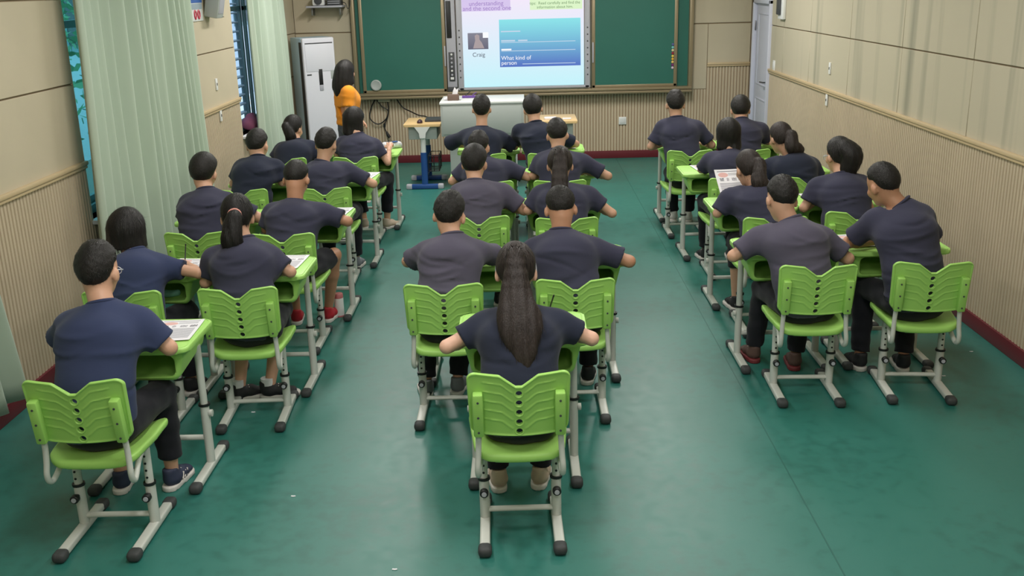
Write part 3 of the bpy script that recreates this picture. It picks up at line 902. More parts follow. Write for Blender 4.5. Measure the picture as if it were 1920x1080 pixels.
# ---- air conditioner cabinet in the corner (turned towards the room)
ac = tag(empty('air_conditioner', (-2.62, 12.95, 0), R(33)), 'tall white floor-standing air conditioner in the corner', 'air conditioner')
AW, AD, AH = .43, .40, 1.70
MB().box((0, .02, AH / 2), (AW, AD - .04, AH), bev=.012).build('cabinet', M['ac_window_lit'], ac)
MB().box((0, -AD / 2 + .035, AH / 2 + .005), (AW - .01, .07, AH - .01), bev=.018, seg=3).build('front_panel', M['ac_white'], ac)
MB().box((-AW / 2 + .002, -AD / 2 + .075, AH / 2 - .02), (.012, .075, AH - .06), bev=.003).build('side_strip', M['black'], ac)
MB().box((.0, -AD / 2 - .001, 1.46), (.37, .012, .34), bev=.006).build('outlet_flap', M['ac_white'], ac)
MB().box((0, -AD / 2 - .004, 1.635), (.36, .012, .012)).build('outlet_slot', M['dark_grey'], ac)
MB().box((.0, -AD / 2 - .002, 1.22), (.05, .012, .2), bev=.004).build('display', M['black'], ac)
MB().box((.0, -AD / 2 - .004, 1.09), (.05, .012, .07), bev=.004).build('keypad', M['silver'], ac)
MB().box((-.15, -AD / 2 - .002, 1.255), (.06, .006, .016), bev=.002).build('badge', M['dark_grey'], ac)
MB().box((.16, -AD / 2 - .002, 1.24), (.05, .004, .1), bev=.001).build('energy_label', M['grey_panel'], ac)
MB().box((0, 0, .02), (AW - .02, AD - .02, .04)).build('plinth', M['dark_grey'], ac)

# ---- two blue-legged side desks and the lectern
def side_desk(loc, label):
    o = tag(empty('side_desk', loc), label, 'desk', 'wooden side desks beside the lectern')
    MB().prism(rrect(.43, .62, .015), .73, .76, bev=.005).build('table_top', M['wood'], o)
    MB().box((0, 0, .655), (.33, .52, .15), bev=.006).build('drawer_box', M['grey_panel'], o)
    for y in (-.27, .29):
        MB().tube([(0, y, .03), (0, y, .43)], .036, 12, flat=(1, .65)).build('outer_post', M['blue_metal'], o)
        MB().tube([(0, y, .40), (0, y, .70)], .03, 12, flat=(1, .65)).build('inner_post', M['grey_white'], o)
        MB().prism([(-.09, .73), (.09, .73), (.04, .66), (.032, .6), (-.032, .6), (-.04, .66)], -.012, .012, mt=Matrix.Translation((0, y - .03, 0)) @ Matrix.Rotation(PI / 2, 4, 'X')).build('gusset', M['grey_white'], o)
        b_ = MB().box((0, y, .03), (.32, .06, .055), bev=.012).build('foot_bar', M['blue_metal'], o)
        for s_ in (-1, 1): MB().box((s_ * .185, y, .03), (.07, .066, .06), bev=.014).build('foot_cap', M['silver'], b_)
    MB().box((0, .01, .12), (.03, .5, .03), bev=.004).build('stretcher', M['blue_metal'], o)
    bk = MB()
    w_ = .006
    for z in (.2, .3, .38):
        bk.tube([(.05, -.22, z), (.17, -.22, z), (.17, .12, z), (.05, .12, z), (.05, -.22, z)], w_, 6)
    for (x, y) in ((.05, -.22), (.17, -.22), (.17, .12), (.05, .12), (.17, -.05), (.11, -.22)):
        bk.tube([(x, y, .2), (x, y, .38)], w_, 6)
    for k in range(5): bk.tube([(.05, -.22 + .07 * k, .2), (.17, -.22 + .07 * k, .2)], .004, 6)
    bk.build('wire_basket', M['black'], o)
    return o
side_desk((-1.155, 11.88, 0), 'wood-topped side desk with blue legs left of the lectern')
side_desk((.42, 11.88, 0), 'wood-topped side desk with blue legs right of the lectern')
lt = tag(empty('lectern', (-.455, 11.85, 0)), 'wide pale grey lectern cabinet in front of the chalkboard', 'lectern')
MB().box((0, 0, .31), (.78, .50, .62), bev=.006).build('base_cabinet', M['grey_panel'], lt)
MB().box((0, 0, .80), (.95, .66, .36), bev=.008).build('upper_cabinet', M['grey_panel'], lt)
MB().box((0, 0, .995), (.97, .68, .03), bev=.008).build('worktop', M['grey_white'], lt)
MB().box((0, -.335, .80), (.90, .006, .31), bev=.002).build('front_panel', M['grey_panel'], lt)
MB().box((0, -.255, .31), (.006, .004, .56)).build('door_gap', M['dark_grey'], lt)
# things on the lectern and desk
o = tag(empty('tissue_box', (-.79, 11.72, 1.01)), 'small brown tissue box on the lectern corner', 'tissue box')
MB().box((0, 0, .035), (.13, .1, .07), bev=.006).build('carton', mat('brown_carton', (104, 84, 74), .7), o)
MB().prism([(-.03, 0), (.03, 0), (.045, .07), (.02, .05), (.0, .08), (-.02, .04)], -.003, .003, mt=Matrix.Translation((.02, 0, .07)) @ Matrix.Rotation(PI / 2, 4, 'X')).build('tissue', M['paper'], o)
o = tag(MB().tube([(0, 0, .018), (.035, .01, .02), (.06, .015, .018)], [.014, .02, .012], 10).build('paper_wad', M['paper'], None, (-.90, 11.7, 1.01)), 'crumpled white paper on the lectern corner', 'paper')
M['purple'] = mat('purple_ribbon', (96, 62, 140), .6)
o = tag(empty('pen_holder', (-.60, 11.95, 1.01)), 'low dark violet pen tray on the lectern', 'pen tray')
MB().box((0, 0, .012), (.2, .08, .024), bev=.004).build('tray', M['purple'], o)
MB().tube([(-.06, 0, .03), (.0, .01, .075)], .006, 6).build('pen', M['black'], o)
MB().tube([(.02, .0, .03), (.07, .0, .06)], .006, 6).build('pen', M['purple'], o)
g = Grid((-.05, -.07, -.01), (.05, .07, .06), .005)
g.econe((0, -.025, .008), (0, .025, .01), (.032, .03), (.03, .028), (1, 0, 0), .01).op(lambda D, X, Y, Z: np.maximum(D, -Z))
o = tag(empty('computer_mouse', (-1.19, 11.70, .762)), 'dark computer mouse on the wooden side desk', 'mouse')
mobj('shell', net_mesh(g, 'shell', mat('mouse_maroon', (58, 34, 46), .4)), o)
MB().box((0, .03, .036), (.006, .02, .008), bev=.002).build('wheel', M['black'], o)
o = tag(empty('laptop', (-1.03, 11.92, .762)), 'closed dark grey laptop on the wooden side desk', 'laptop')
MB().prism(rrect(.22, .30, .015), 0, .012, bev=.003).build('base', M['dark_grey'], o)
MB().prism(rrect(.22, .30, .015), .0135, .021, bev=.003).build('lid', M['dark_grey'], o)
MB().tube(cable([(.08, .15, .01), (.1, .2, .03), (.12, .22, .1), (.14, .2, .16)], .004, ''), .004, 6).build('charging_cord', M['black'], o)
tag(MB().prism(rrect(.14, .09, .01), 0, .02, bev=.004).build('white_notebook', M['paper'], None, (.33, 11.78, .762)), 'small white notebook on the wooden side desk', 'notebook')
tag(MB().prism(rrect(.10, .07, .004), 0, .008, bev=.002).build('paper_slip', M['paper'], None, (.52, 11.75, .762)), 'small white slip on the wooden side desk', 'paper')

# ================================================================== SCHOOL FURNITURE
def back_y(z, x):
    return .07 - (z - .50) * .155 + .55 * x * x

def make_backrest():
    nu, nv = 97, 72
    hwid = .21; rc_ = .04
    th = np.linspace(-1, 1, nu)
    u = np.sin(th * PI / 2 * .93) / math.sin(PI / 2 * .93)
    def top(x):
        a = abs(x)
        if a < .013: z = .757
        elif a < .078: z = .757 + (a - .013) / .065 * .05
        else: z = .807 + (a - .078) / .13 * .012
        return z
    def prof(x):
        a = abs(x); t = top(x); b = .520 + .35 * x * x
        e = a - (hwid - rc_)
        if e > 0:
            q = rc_ - math.sqrt(max(rc_ ** 2 - e * e, 0)); t -= q; b += q
        return b, t
    chev = []
    for k in range(5):
        z = .775 - .042 * k
        chev.append([(.145, z), (.072, z - .012), (.03, z - .048)])
    def ridge(x, z):
        a = abs(x); best = 1.
        for c in chev:
            for (p, q) in zip(c, c[1:]):
                vx, vz = q[0] - p[0], q[1] - p[1]
                t = min(max(((a - p[0]) * vx + (z - p[1]) * vz) / (vx * vx + vz * vz), 0), 1)
                best = min(best, math.hypot(a - p[0] - t * vx, z - p[1] - t * vz))
        return .0026 * math.exp(-(best / .0034) ** 2)
    V = []
    for side in (0, 1):
        for i in range(nu):
            x0 = u[i] * hwid; b, t = prof(x0)
            for j in range(nv):
                f = j / (nv - 1); z = b + (t - b) * f
                x = x0 * (.955 + .045 * (z - .5) / .3)
                # rounded rim: pull faces together near the outline
                ed = min((t - z), (z - b), (hwid - abs(x0)) * 1.0 + .0)
                half = .0075 * math.sqrt(max(1 - (1 - min(ed / .007, 1)) ** 2, 0.0)) + .001
                y = back_y(z, x)
                lip = .004 * math.exp(-((ed - .006) / .005) ** 2)
                if side == 0: y -= half + ridge(x0, z) + lip
                else: y += half
                V.append((x, y, z))
    F = []
    o2 = nu * nv
    for i in range(nu - 1):
        for j in range(nv - 1):
            a = i * nv + j
            F.append((a, a + nv, a + nv + 1, a + 1)); F.append((o2 + a, o2 + a + 1, o2 + a + nv + 1, o2 + a + nv))
    for i in range(nu - 1):
        for j in (0, nv - 1):
            a = i * nv + j; q = (a, o2 + a, o2 + a + nv, a + nv)
            F.append(q if j == 0 else q[::-1])
    for j in range(nv - 1):
        for i in (0, nu - 1):
            a = i * nv + j; q = (a, a + 1, o2 + a + 1, o2 + a)
            F.append(q if i == 0 else q[::-1])
    me = bpy.data.meshes.new('backrest_plate'); me.from_pydata(V, [], F); me.update()
    bm = bmesh.new(); bm.from_mesh(me); bmesh.ops.recalc_face_normals(bm, faces=bm.faces); bm.to_mesh(me); bm.free()
    plate = bpy.data.objects.new('plate', me); COL.objects.link(plate)
    cut = MB()
    for k in range(5):
        z = .722 - .044 * k
        cut.lathe([(0, -.05), (.0135, -.05), (.0135, .05), (0, .05)], (0, back_y(z, 0), z), 16, Matrix.Rotation(PI / 2, 4, 'X'))
    co = cut.build('cut', M['green'])
    md = plate.modifiers.new('b', 'BOOLEAN'); md.object = co; md.operation = 'DIFFERENCE'; md.solver = 'EXACT'
    dg = bpy.context.evaluated_depsgraph_get()
    out = bpy.data.meshes.new_from_object(plate.evaluated_get(dg))
    bpy.data.objects.remove(plate); bpy.data.objects.remove(co)
    bm = bmesh.new(); bm.from_mesh(out)
    # raised rims around the five holes
    me2 = bpy.data.meshes.new('rim')
    rm = MB()
    for k in range(5):
        z = .722 - .044 * k; y = back_y(z, 0) - .007
        rm.tube([(.0165 * math.cos(a), y + .155 * -.0, z + .0165 * math.sin(a)) for a in np.linspace(0, 2 * PI, 21)], .0038, 6, caps=False)
    rm.bm.to_mesh(me2); rm.bm.free(); bm.from_mesh(me2)
    out.clear_geometry(); bm.to_mesh(out); bm.free()
    out.name = 'backrest'; out.materials.clear(); out.materials.append(M['green'])
    out.polygons.foreach_set('use_smooth', np.ones(len(out.polygons), dtype=bool)); out.set_sharp_from_angle(angle=R(38))
    return out

def make_seat():
    g = Grid((-.235, .04, .36), (.235, .50, .50), .007)
    def f(X, Y, Z):
        cy = .27; qx = np.abs(X) - (.205 - .07) + .02 * np.clip((cy - Y) / .19, -1, 1); qy = np.abs(Y - cy) - (.195 - .07)
        q = np.sqrt(np.maximum(qx, 0) ** 2 + np.maximum(qy, 0) ** 2) + np.minimum(np.maximum(qx, qy), 0) - .07 + .012
        fy = np.clip((Y - .30) / .17, 0, 1); ry = np.clip((.17 - Y) / .1, 0, 1)
        zc = .418 + .45 * X * X + .030 * fy * (np.abs(X) / .2) ** 2 - .022 * fy ** 2 - .014 * ry ** 2
        w = np.abs(Z - zc) - .006
        return np.sqrt(np.maximum(q, 0) ** 2 + np.maximum(w, 0) ** 2) + np.minimum(np.maximum(q, w), 0) - .012
    g.add(f, (-.22, .05, .37), (.22, .49, .49), 0)
    return net_mesh(g, 'seat', M['green'])

ch_back = make_backrest(); ch_seat = make_seat()
def foot_cap_mesh():
    return MB().box((0, 0, 0), (.058, .066, .046), bev=.018, seg=3).mesh('foot_cap', M['black_rubber'])
ME = {}
ME['cap'] = foot_cap_mesh()
ME['c_bar'] = MB().box((0, .235, .026), (.044, .40, .034), bev=.009, seg=3).mesh('foot_bar', M['white_metal'])
ME['c_out'] = MB().tube([(0, .27, .03), (0, .27, .225)], .026, 16, flat=(.85, 1.0)).mesh('outer_post', M['white_metal'])
ME['c_in'] = MB().tube([(0, .27, .2), (0, .275, .405)], .021, 16, flat=(.85, 1.0)).mesh('inner_post', M['white_metal'])
ME['c_ring'] = MB().lathe([(.024, 0), (.0275, 0), (.0275, .012), (.021, .012)], (0, .27, .222), 16).mesh('collar', M['black'])
kn = MB().lathe([(0, 0), (.009, 0), (.009, .02), (.017, .02), (.019, .024), (.019, .044), (.016, .047), (0, .047)], (0, .25, .182), 14, Matrix.Rotation(PI / 2, 4, 'X'))
ME['c_knob'] = kn.mesh('knob', M['black'])
ME['c_knobcap'] = MB().lathe([(0, .0), (.011, 0), (.011, .003), (0, .004)], (0, .2025, .182), 12, Matrix.Rotation(PI / 2, 4, 'X')).mesh('knob_face', M['silver'])
hm = MB()
for k in range(4): hm.lathe([(0, .0), (.0055, 0), (.0055, .002), (0, .002)], (0, .2505, .262 + .034 * k), 8, Matrix.Rotation(PI / 2, 4, 'X'))
ME['c_holes'] = hm.mesh('height_holes', M['black'])
ME['c_cross'] = MB().tube([(-.145, .27, .075), (.145, .27, .075)], .015, 12, flat=(1, .8)).mesh('stretcher', M['white_metal'])
ME['c_supp'] = MB().box((0, .27, .398), (.34, .05, .018), bev=.004).mesh('seat_support', M['white_metal'])
def hook(s):
    return [(s * .168, .062, .54), (s * .17, .066, .49), (s * .173, .062, .43), (s * .176, .055, .385), (s * .176, .064, .352), (s * .174, .09, .338), (s * .17, .125, .352), (s * .165, .165, .378), (s * .16, .22, .398)]
for s, nm in ((-1, 'L'), (1, 'R')):
    ME['hook' + nm] = MB().tube(cable(hook(s), .0125, ''), .0125, 12).mesh('back_tube', M['white_metal'])
    mb = MB(); tilt = Matrix.Rotation(math.atan(.155), 4, 'X')
    zc = .632; mb.box((s * .166, back_y(zc, .166) - .026, zc), (.042, .040, .20), rot=tilt, bev=.008, seg=2)
    ME['block' + nm] = mb.mesh('mounting_block', M['green'])
    sc_ = MB()
    for z in (.555, .625, .695):
        sc_.lathe([(0, 0), (.005, 0), (.005, .003), (0, .003)], (s * .166, back_y(z, .166) - .0455, z), 8, Matrix.Rotation(PI / 2, 4, 'X'))
    ME['screw' + nm] = sc_.mesh('screws', M['dark_grey'])

def make_chair(loc, rz, label):
    o = tag(empty('school_chair', loc, rz), label, 'chair', 'lime green school chairs')
    mobj('backrest', ch_back, o); mobj('seat', ch_seat, o)
    for s, nm in ((-1, 'L'), (1, 'R')):
        b = mobj('mounting_block', ME['block' + nm], o); tag(mobj('screws', ME['screw' + nm], b), kind='stuff')
        mobj('back_tube', ME['hook' + nm], o)
        x = s * .158
        fb = mobj('foot_bar', ME['c_bar'], o, (x, 0, 0))
        mobj('foot_cap', ME['cap'], fb, (0, .015, .024)); mobj('foot_cap', ME['cap'], fb, (0, .455, .024))
        po = mobj('outer_post', ME['c_out'], o, (x, 0, 0))
        mobj('collar', ME['c_ring'], po)
        k = mobj('knob', ME['c_knob'], po); mobj('knob_face', ME['c_knobcap'], po)
        pi_ = mobj('inner_post', ME['c_in'], o, (x, 0, 0)); tag(mobj('height_holes', ME['c_holes'], pi_), kind='stuff')
    mobj('stretcher', ME['c_cross'], o); mobj('seat_support', ME['c_supp'], o)
    return o

# ---- desk meshes
ME['d_top'] = MB().prism(rrect(.60, .43, .045, 6, 0, .18), .724, .75, bev=.009, seg=3).mesh('desk_top', M['green_top_lit'])
rim_pts = [(x, y, .7502) for x, y in rrect(.572, .402, .035, 6, 0, .18)]
ME['d_rim'] = MB().tube(rim_pts + [rim_pts[0]], .0028, 6, caps=False).mesh('top_rim', M['green_top_lit'])
def make_tray():
    g = Grid((-.30, -.03, .555), (.30, .40, .745), .0065)
    def rb(X, Y, Z, grow, cy, hy, z0, z1, r):
        # tapered rounded box: narrower at the bottom, floor rises towards the far side
        zb = z0 + .05 * np.clip((Y - .05) / .33, 0, 1)
        zc = (z1 + zb) / 2; hz = (z1 - zb) / 2 + grow
        hx = .272 - .10 * (z1 - Z) / .16 * .4 + grow
        qx = np.abs(X) - hx + r; qy = np.abs(Y - cy) - hy - grow + r; qz = np.abs(Z - zc) - hz + r
        return np.sqrt(np.maximum(qx, 0) ** 2 + np.maximum(qy, 0) ** 2 + np.maximum(qz, 0) ** 2) + np.minimum(np.maximum(np.maximum(qx, qy), qz), 0) - r
    def f(X, Y, Z):
        out = rb(X, Y, Z, 0, .185, .185, .578, .738, .028)
        # cavity open to the sitter
        zb = .602 + .05 * np.clip((Y - .05) / .33, 0, 1)
        qx = np.abs(X) - (.222 - .03); qz = np.abs(Z - (.706 + zb) / 2) - ((.706 - zb) / 2 - .03)
        cav = np.sqrt(np.maximum(qx, 0) ** 2 + np.maximum(qz, 0) ** 2) + np.minimum(np.maximum(qx, qz), 0) - .03
        cav = np.maximum(cav, Y - .345)
        return np.maximum(out, -cav)
    g.add(f, (-.28, -.01, .57), (.28, .375, .74), 0)
    return net_mesh(g, 'tray', M['green'])
ME['d_tray'] = make_tray()
ME['d_bar'] = MB().box((0, .245, .026), (.044, .42, .034), bev=.009, seg=3).mesh('foot_bar', M['white_metal'])
ME['d_out'] = MB().tube([(0, .27, .03), (0, .27, .345)], .0265, 16, flat=(.8, 1.0)).mesh('outer_post', M['white_metal'])
ME['d_in'] = MB().tube([(0, .27, .32), (0, .265, .66)], .0215, 16, flat=(.8, 1.0)).mesh('inner_post', M['white_metal'])
ME['d_ring'] = MB().lathe([(.024, 0), (.0285, 0), (.0285, .012), (.021, .012)], (0, .27, .342), 16).mesh('collar', M['black'])
ME['d_cross'] = MB().tube([(-.235, .27, .17), (.235, .27, .17)], .014, 12).mesh('stretcher', M['white_metal'])
ME['d_nut'] = MB().lathe([(0, 0), (.016, 0), (.018, .004), (.018, .016), (0, .018)], (0, 0, 0), 12, Matrix.Rotation(PI / 2, 4, 'Y')).mesh('adjusting_nut', M['white_metal'])

def make_desk(loc, rz, label):
    o = tag(empty('school_desk', loc, rz), label, 'desk', 'lime green school desks')
    t = mobj('desk_top', ME['d_top'], o); mobj('top_rim', ME['d_rim'], t)
    mobj('tray', ME['d_tray'], o)
    for s in (-1, 1):
        x = s * .243
        fb = mobj('foot_bar', ME['d_bar'], o, (x, 0, 0))
        mobj('foot_cap', ME['cap'], fb, (0, .015, .024)); mobj('foot_cap', ME['cap'], fb, (0, .475, .024))
        po = mobj('outer_post', ME['d_out'], o, (x, 0, 0)); mobj('collar', ME['d_ring'], po)
        mobj('adjusting_nut', ME['d_nut'], po, (s * .02 if s > 0 else -.036, .27, .30))
        mobj('inner_post', ME['d_in'], o, (x, 0, 0))
    mobj('stretcher', ME['d_cross'], o)
    return o

# ---- seating plan: seat code -> chair (x, y, turn), desk (x, y, turn), place phrase
ORD = ['nearest', 'second', 'third', 'farthest']
PLACE = {'L1': 'at the lone near desk on the curtain side', 'M1': 'at the lone near desk of the middle block'}
COLS = {'La': 'along the curtains', 'Lb': 'second column from the curtains', 'Ma': 'left column of the middle block',
        'Mb': 'right column of the middle block', 'Ra': 'second column from the door wall', 'Rb': 'along the door wall'}
for g_, rows in (('L', (2, 3, 4, 5)), ('M', (2, 3, 4, 5)), ('R', (1, 2, 3, 4))):
    for k, rr in enumerate(rows):
        for c_ in 'ab':
            PLACE['%s%d%s' % (g_, rr, c_)] = '%s of four, %s' % (ORD[k], COLS[g_ + c_])
SEAT = {
    'L1': ((-1.835, 3.70, 0), (-1.84, 4.28, 0)), 'M1': ((-.036, 3.69, 1.5), (-.02, 4.27, 0)),
    'L2a': ((-2.11, 4.93, 0), (-2.165, 5.45, 0)), 'L2b': ((-1.505, 4.95, 3), (-1.545, 5.43, 0)),
    'L3a': ((-2.117, 6.22, 0), (-2.145, 6.81, 0)), 'L3b': ((-1.54, 6.13, 0), (-1.527, 6.80, 0)),
    'L4a': ((-2.20, 7.62, 0), (-2.155, 8.20, 0)), 'L4b': ((-1.545, 7.61, 2), (-1.534, 8.20, 0)),
    'L5a': ((-2.19, 9.06, 0), (-2.13, 9.60, 0)), 'L5b': ((-1.53, 9.04, 0), (-1.494, 9.57, 0)),
    'M2a': ((-.43, 4.94, 0), (-.328, 5.55, 0)), 'M2b': ((.26, 4.98, 0), (.285, 5.56, 0)),
    'M3a': ((-.305, 6.50, 0), (-.33, 7.02, 0)), 'M3b': ((.28, 6.40, 0), (.285, 7.0, 0)),
    'M4a': ((-.285, 7.72, 0), (-.315, 8.26, 0)), 'M4b': ((.285, 7.70, 0), (.30, 8.25, 0)),
    'M5a': ((-.36, 9.06, 0), (-.33, 9.58, 0)), 'M5b': ((.25, 9.0, 0), (.29, 9.55, 0)),
    'R1a': ((1.572, 5.14, -2), (1.562, 5.65, 0)), 'R1b': ((2.185, 5.15, -5), (2.185, 5.68, 0)),
    'R2a': ((1.62, 6.28, 0), (1.612, 6.87, 0)), 'R2b': ((2.185, 6.40, 0), (2.23, 6.93, 0)),
    'R3a': ((1.64, 7.63, 0), (1.615, 8.20, 0)), 'R3b': ((2.2, 7.62, 0), (2.23, 8.2, 0)),
    'R4a': ((1.51, 8.98, 0), (1.60, 9.62, 0)), 'R4b': ((2.02, 8.95, 0), (2.215, 9.6, 0)),
}
for k_, (c_, d_) in SEAT.items():
    make_chair((c_[0], c_[1], 0), R(c_[2]), 'lime chair with chevron backrest, ' + PLACE[k_])
    make_desk((d_[0], d_[1], 0), R(d_[2]), 'lime desk with open tray, ' + PLACE[k_].replace('at the lone near desk', 'standing alone nearest the camera'))

# ================================================================== PEOPLE
def rotm(pitch=0., yaw=0., roll=0.):
    """head frame: x right, y forward, z up; pitch>0 looks down, yaw>0 turns to the person's left, roll>0 tilts to the right"""
    m = Matrix.Rotation(yaw, 3, 'Z') @ Matrix.Rotation(-pitch, 3, 'X') @ Matrix.Rotation(roll, 3, 'Y')
    return np.array(m)

# ---- one hand (left: thumb towards +x), wrist at origin, fingers along +y, palm down
def hand_net(curl, pen):
    g = Grid((-.06, -.05, -.10), (.075, .19, .05), .0038)
    s_ = .95
    g.cone((0, -.04, 0), (0, .012, 0), .0245, .023, .01)
    g.econe((0, .01, 0), (0, .075, .0), (.025, .015), (.037, .013), (1, 0, 0), .012)
    bases = [(.028, .078, .0), (.0095, .083, .001), (-.0095, .080, 0), (-.027, .072, -.002)]
    lens = [(.036, .024, .018), (.04, .027, .019), (.037, .025, .018), (.029, .019, .016)]
    for i, (b, l) in enumerate(zip(bases, lens)):
        p = np.array(b); ang = R(8 + curl * 14 + i * 3); sp = (.10 - .066 * i) * (.3 if pen else 1.0)
        r_ = .0088 - .0004 * i
        for j, seg in enumerate(l):
            d = np.array([math.sin(sp) * math.cos(ang), math.cos(ang) * math.cos(sp), -math.sin(ang)])
            if pen and i == 0: d = d + np.array([.12, 0, 0])
            q = p + d / np.linalg.norm(d) * seg
            g.cone(p, q, r_, r_ * .93, .005); p = q; r_ *= .93
            ang += R(16 + curl * 22)
    th = [(.022, .022, -.004), (.045, .05, -.012), (.052, .078, -.02), (.046, .10, -.028)] if not pen else [(.022, .022, -.006), (.046, .052, -.02), (.05, .082, -.034), (.036, .1, -.046)]
    for (p, q, a, b) in zip(th, th[1:], (.0135, .0108, .0095), (.0108, .0095, .008)):
        g.cone(p, q, a, b, .008)
    g.D[:, :2, :] = .5
    return g.nets()
HANDS = {'rest': hand_net(.6, False), 'pen': hand_net(1.5, True), 'flat': hand_net(.15, False)}

def place_hand(kind, right, wrist, d, up=(0, 0, 1), sc=.92):
    V, F = HANDS[kind]; V = V.copy() * sc
    if right: V[:, 0] *= -1; F = F[:, ::-1]
    y = np.array(d, float); y /= np.linalg.norm(y); z = np.array(up, float); z = z - y * (z @ y); z /= np.linalg.norm(z); x = np.cross(y, z)
    return V @ np.stack([x, y, z]) + np.array(wrist), F

def sole_shape(X, Y, r=0.0):
    # footprint distance, heel at y=-.06, toe at y=.18
    w = np.where(Y > .06, .043 + .004 * np.sin(np.clip((Y - .06) / .1, 0, 1) * PI), .034 + .009 * np.clip((Y + .06) / .12, 0, 1))
    yy = np.clip(Y, -.03, .125)
    return np.sqrt((X + .004) ** 2 + (Y - yy) ** 2) - w - r
def shoe_nets():
    g = Grid((-.07, -.09, -.01), (.07, .21, .14), .0055)
    g.econe((0, -.015, .06), (0, -.02, .10), (.036, .045), (.034, .042), (1, 0, 0), .02)
    g.econe((0, .0, .045), (0, .06, .055), (.037, .035), (.036, .03), (1, 0, 0), .03)
    g.econe((0, .06, .042), (0, .13, .036), (.04, .026), (.038, .02), (1, 0, 0), .03)
    g.op(lambda D, X, Y, Z: np.maximum(np.maximum(D, .02 - Z), Z - .105 - .2 * np.maximum(-Y, 0)))
    up = g.nets()
    g = Grid((-.07, -.09, -.01), (.07, .21, .05), .0055)
    g.add(lambda X, Y, Z: np.maximum(sole_shape(X, Y, .002), np.abs(Z - .0145) - .0135), (-.06, -.08, 0), (.06, .2, .03), 0)
    return up, g.nets()
SHOE_UP, SHOE_SOLE = shoe_nets()
_shoe_cache = {}
def shoe_mesh(kind):
    if kind not in _shoe_cache:
        col, sole, lace = kind
        lc = MB()
        for k in range(4):
            y = .045 + k * .018; z = .083 - .0075 * k
            lc.tube([(-.024, y, z - .006), (0, y + .003, z + .002), (.024, y, z - .006)], .0032, 6)
        st = MB()
        for s in (-1, 1):
            for k in range(3):
                y = .02 + .02 * k
                st.tube([(s * .0365, y + .018, .065), (s * .041, y, .035)], .0042, 6)
        _shoe_cache[kind] = (new_mesh('shoe', *SHOE_UP, M[col], True), new_mesh('sole', *SHOE_SOLE, M[sole], True), lc.mesh('laces', M[lace]), st.mesh('stripes', M[lace]))
    return _shoe_cache[kind]

def noise3(X, Y, Z, seed, f):
    a, b, c = (seed * 1.7) % 6, (seed * 2.9) % 6, (seed * 4.3) % 6
    return (np.sin(f * X + 1.3 * np.sin(f * .7 * Z + a) + b) * np.sin(f * 1.1 * Y + a) + np.sin(f * .9 * Z + 1.7 * np.sin(f * .6 * X + c) + c)) * .5

def head_skin(g, Hc, Rm, neck):
    P_ = lambda x, y, z: np.array(Hc) + Rm @ np.array([x, y, z])
    g.ell(P_(0, -.008, .012), (.077, .094, .100), Rm, .01)
    g.ell(P_(0, .03, -.055), (.055, .06, .066), Rm, .03)
    g.ell(P_(0, .062, -.098), (.02, .02, .018), Rm, .025)                # chin
    g.cone(P_(0, .086, .004), P_(0, .105, -.038), .008, .013, .012)       # nose
    g.ell(P_(0, .086, -.068), (.022, .012, .009), Rm, .008)               # lips
    for s in (-1, 1):
        g.ell(P_(s * .081, -.005, -.022), (.012, .02, .031), Rm, .006)    # ears
        g.ell(P_(s * .038, .066, -.03), (.022, .02, .02), Rm, .02)        # cheeks
    g.cone(neck, P_(0, -.022, -.07), .054, .05, .03)

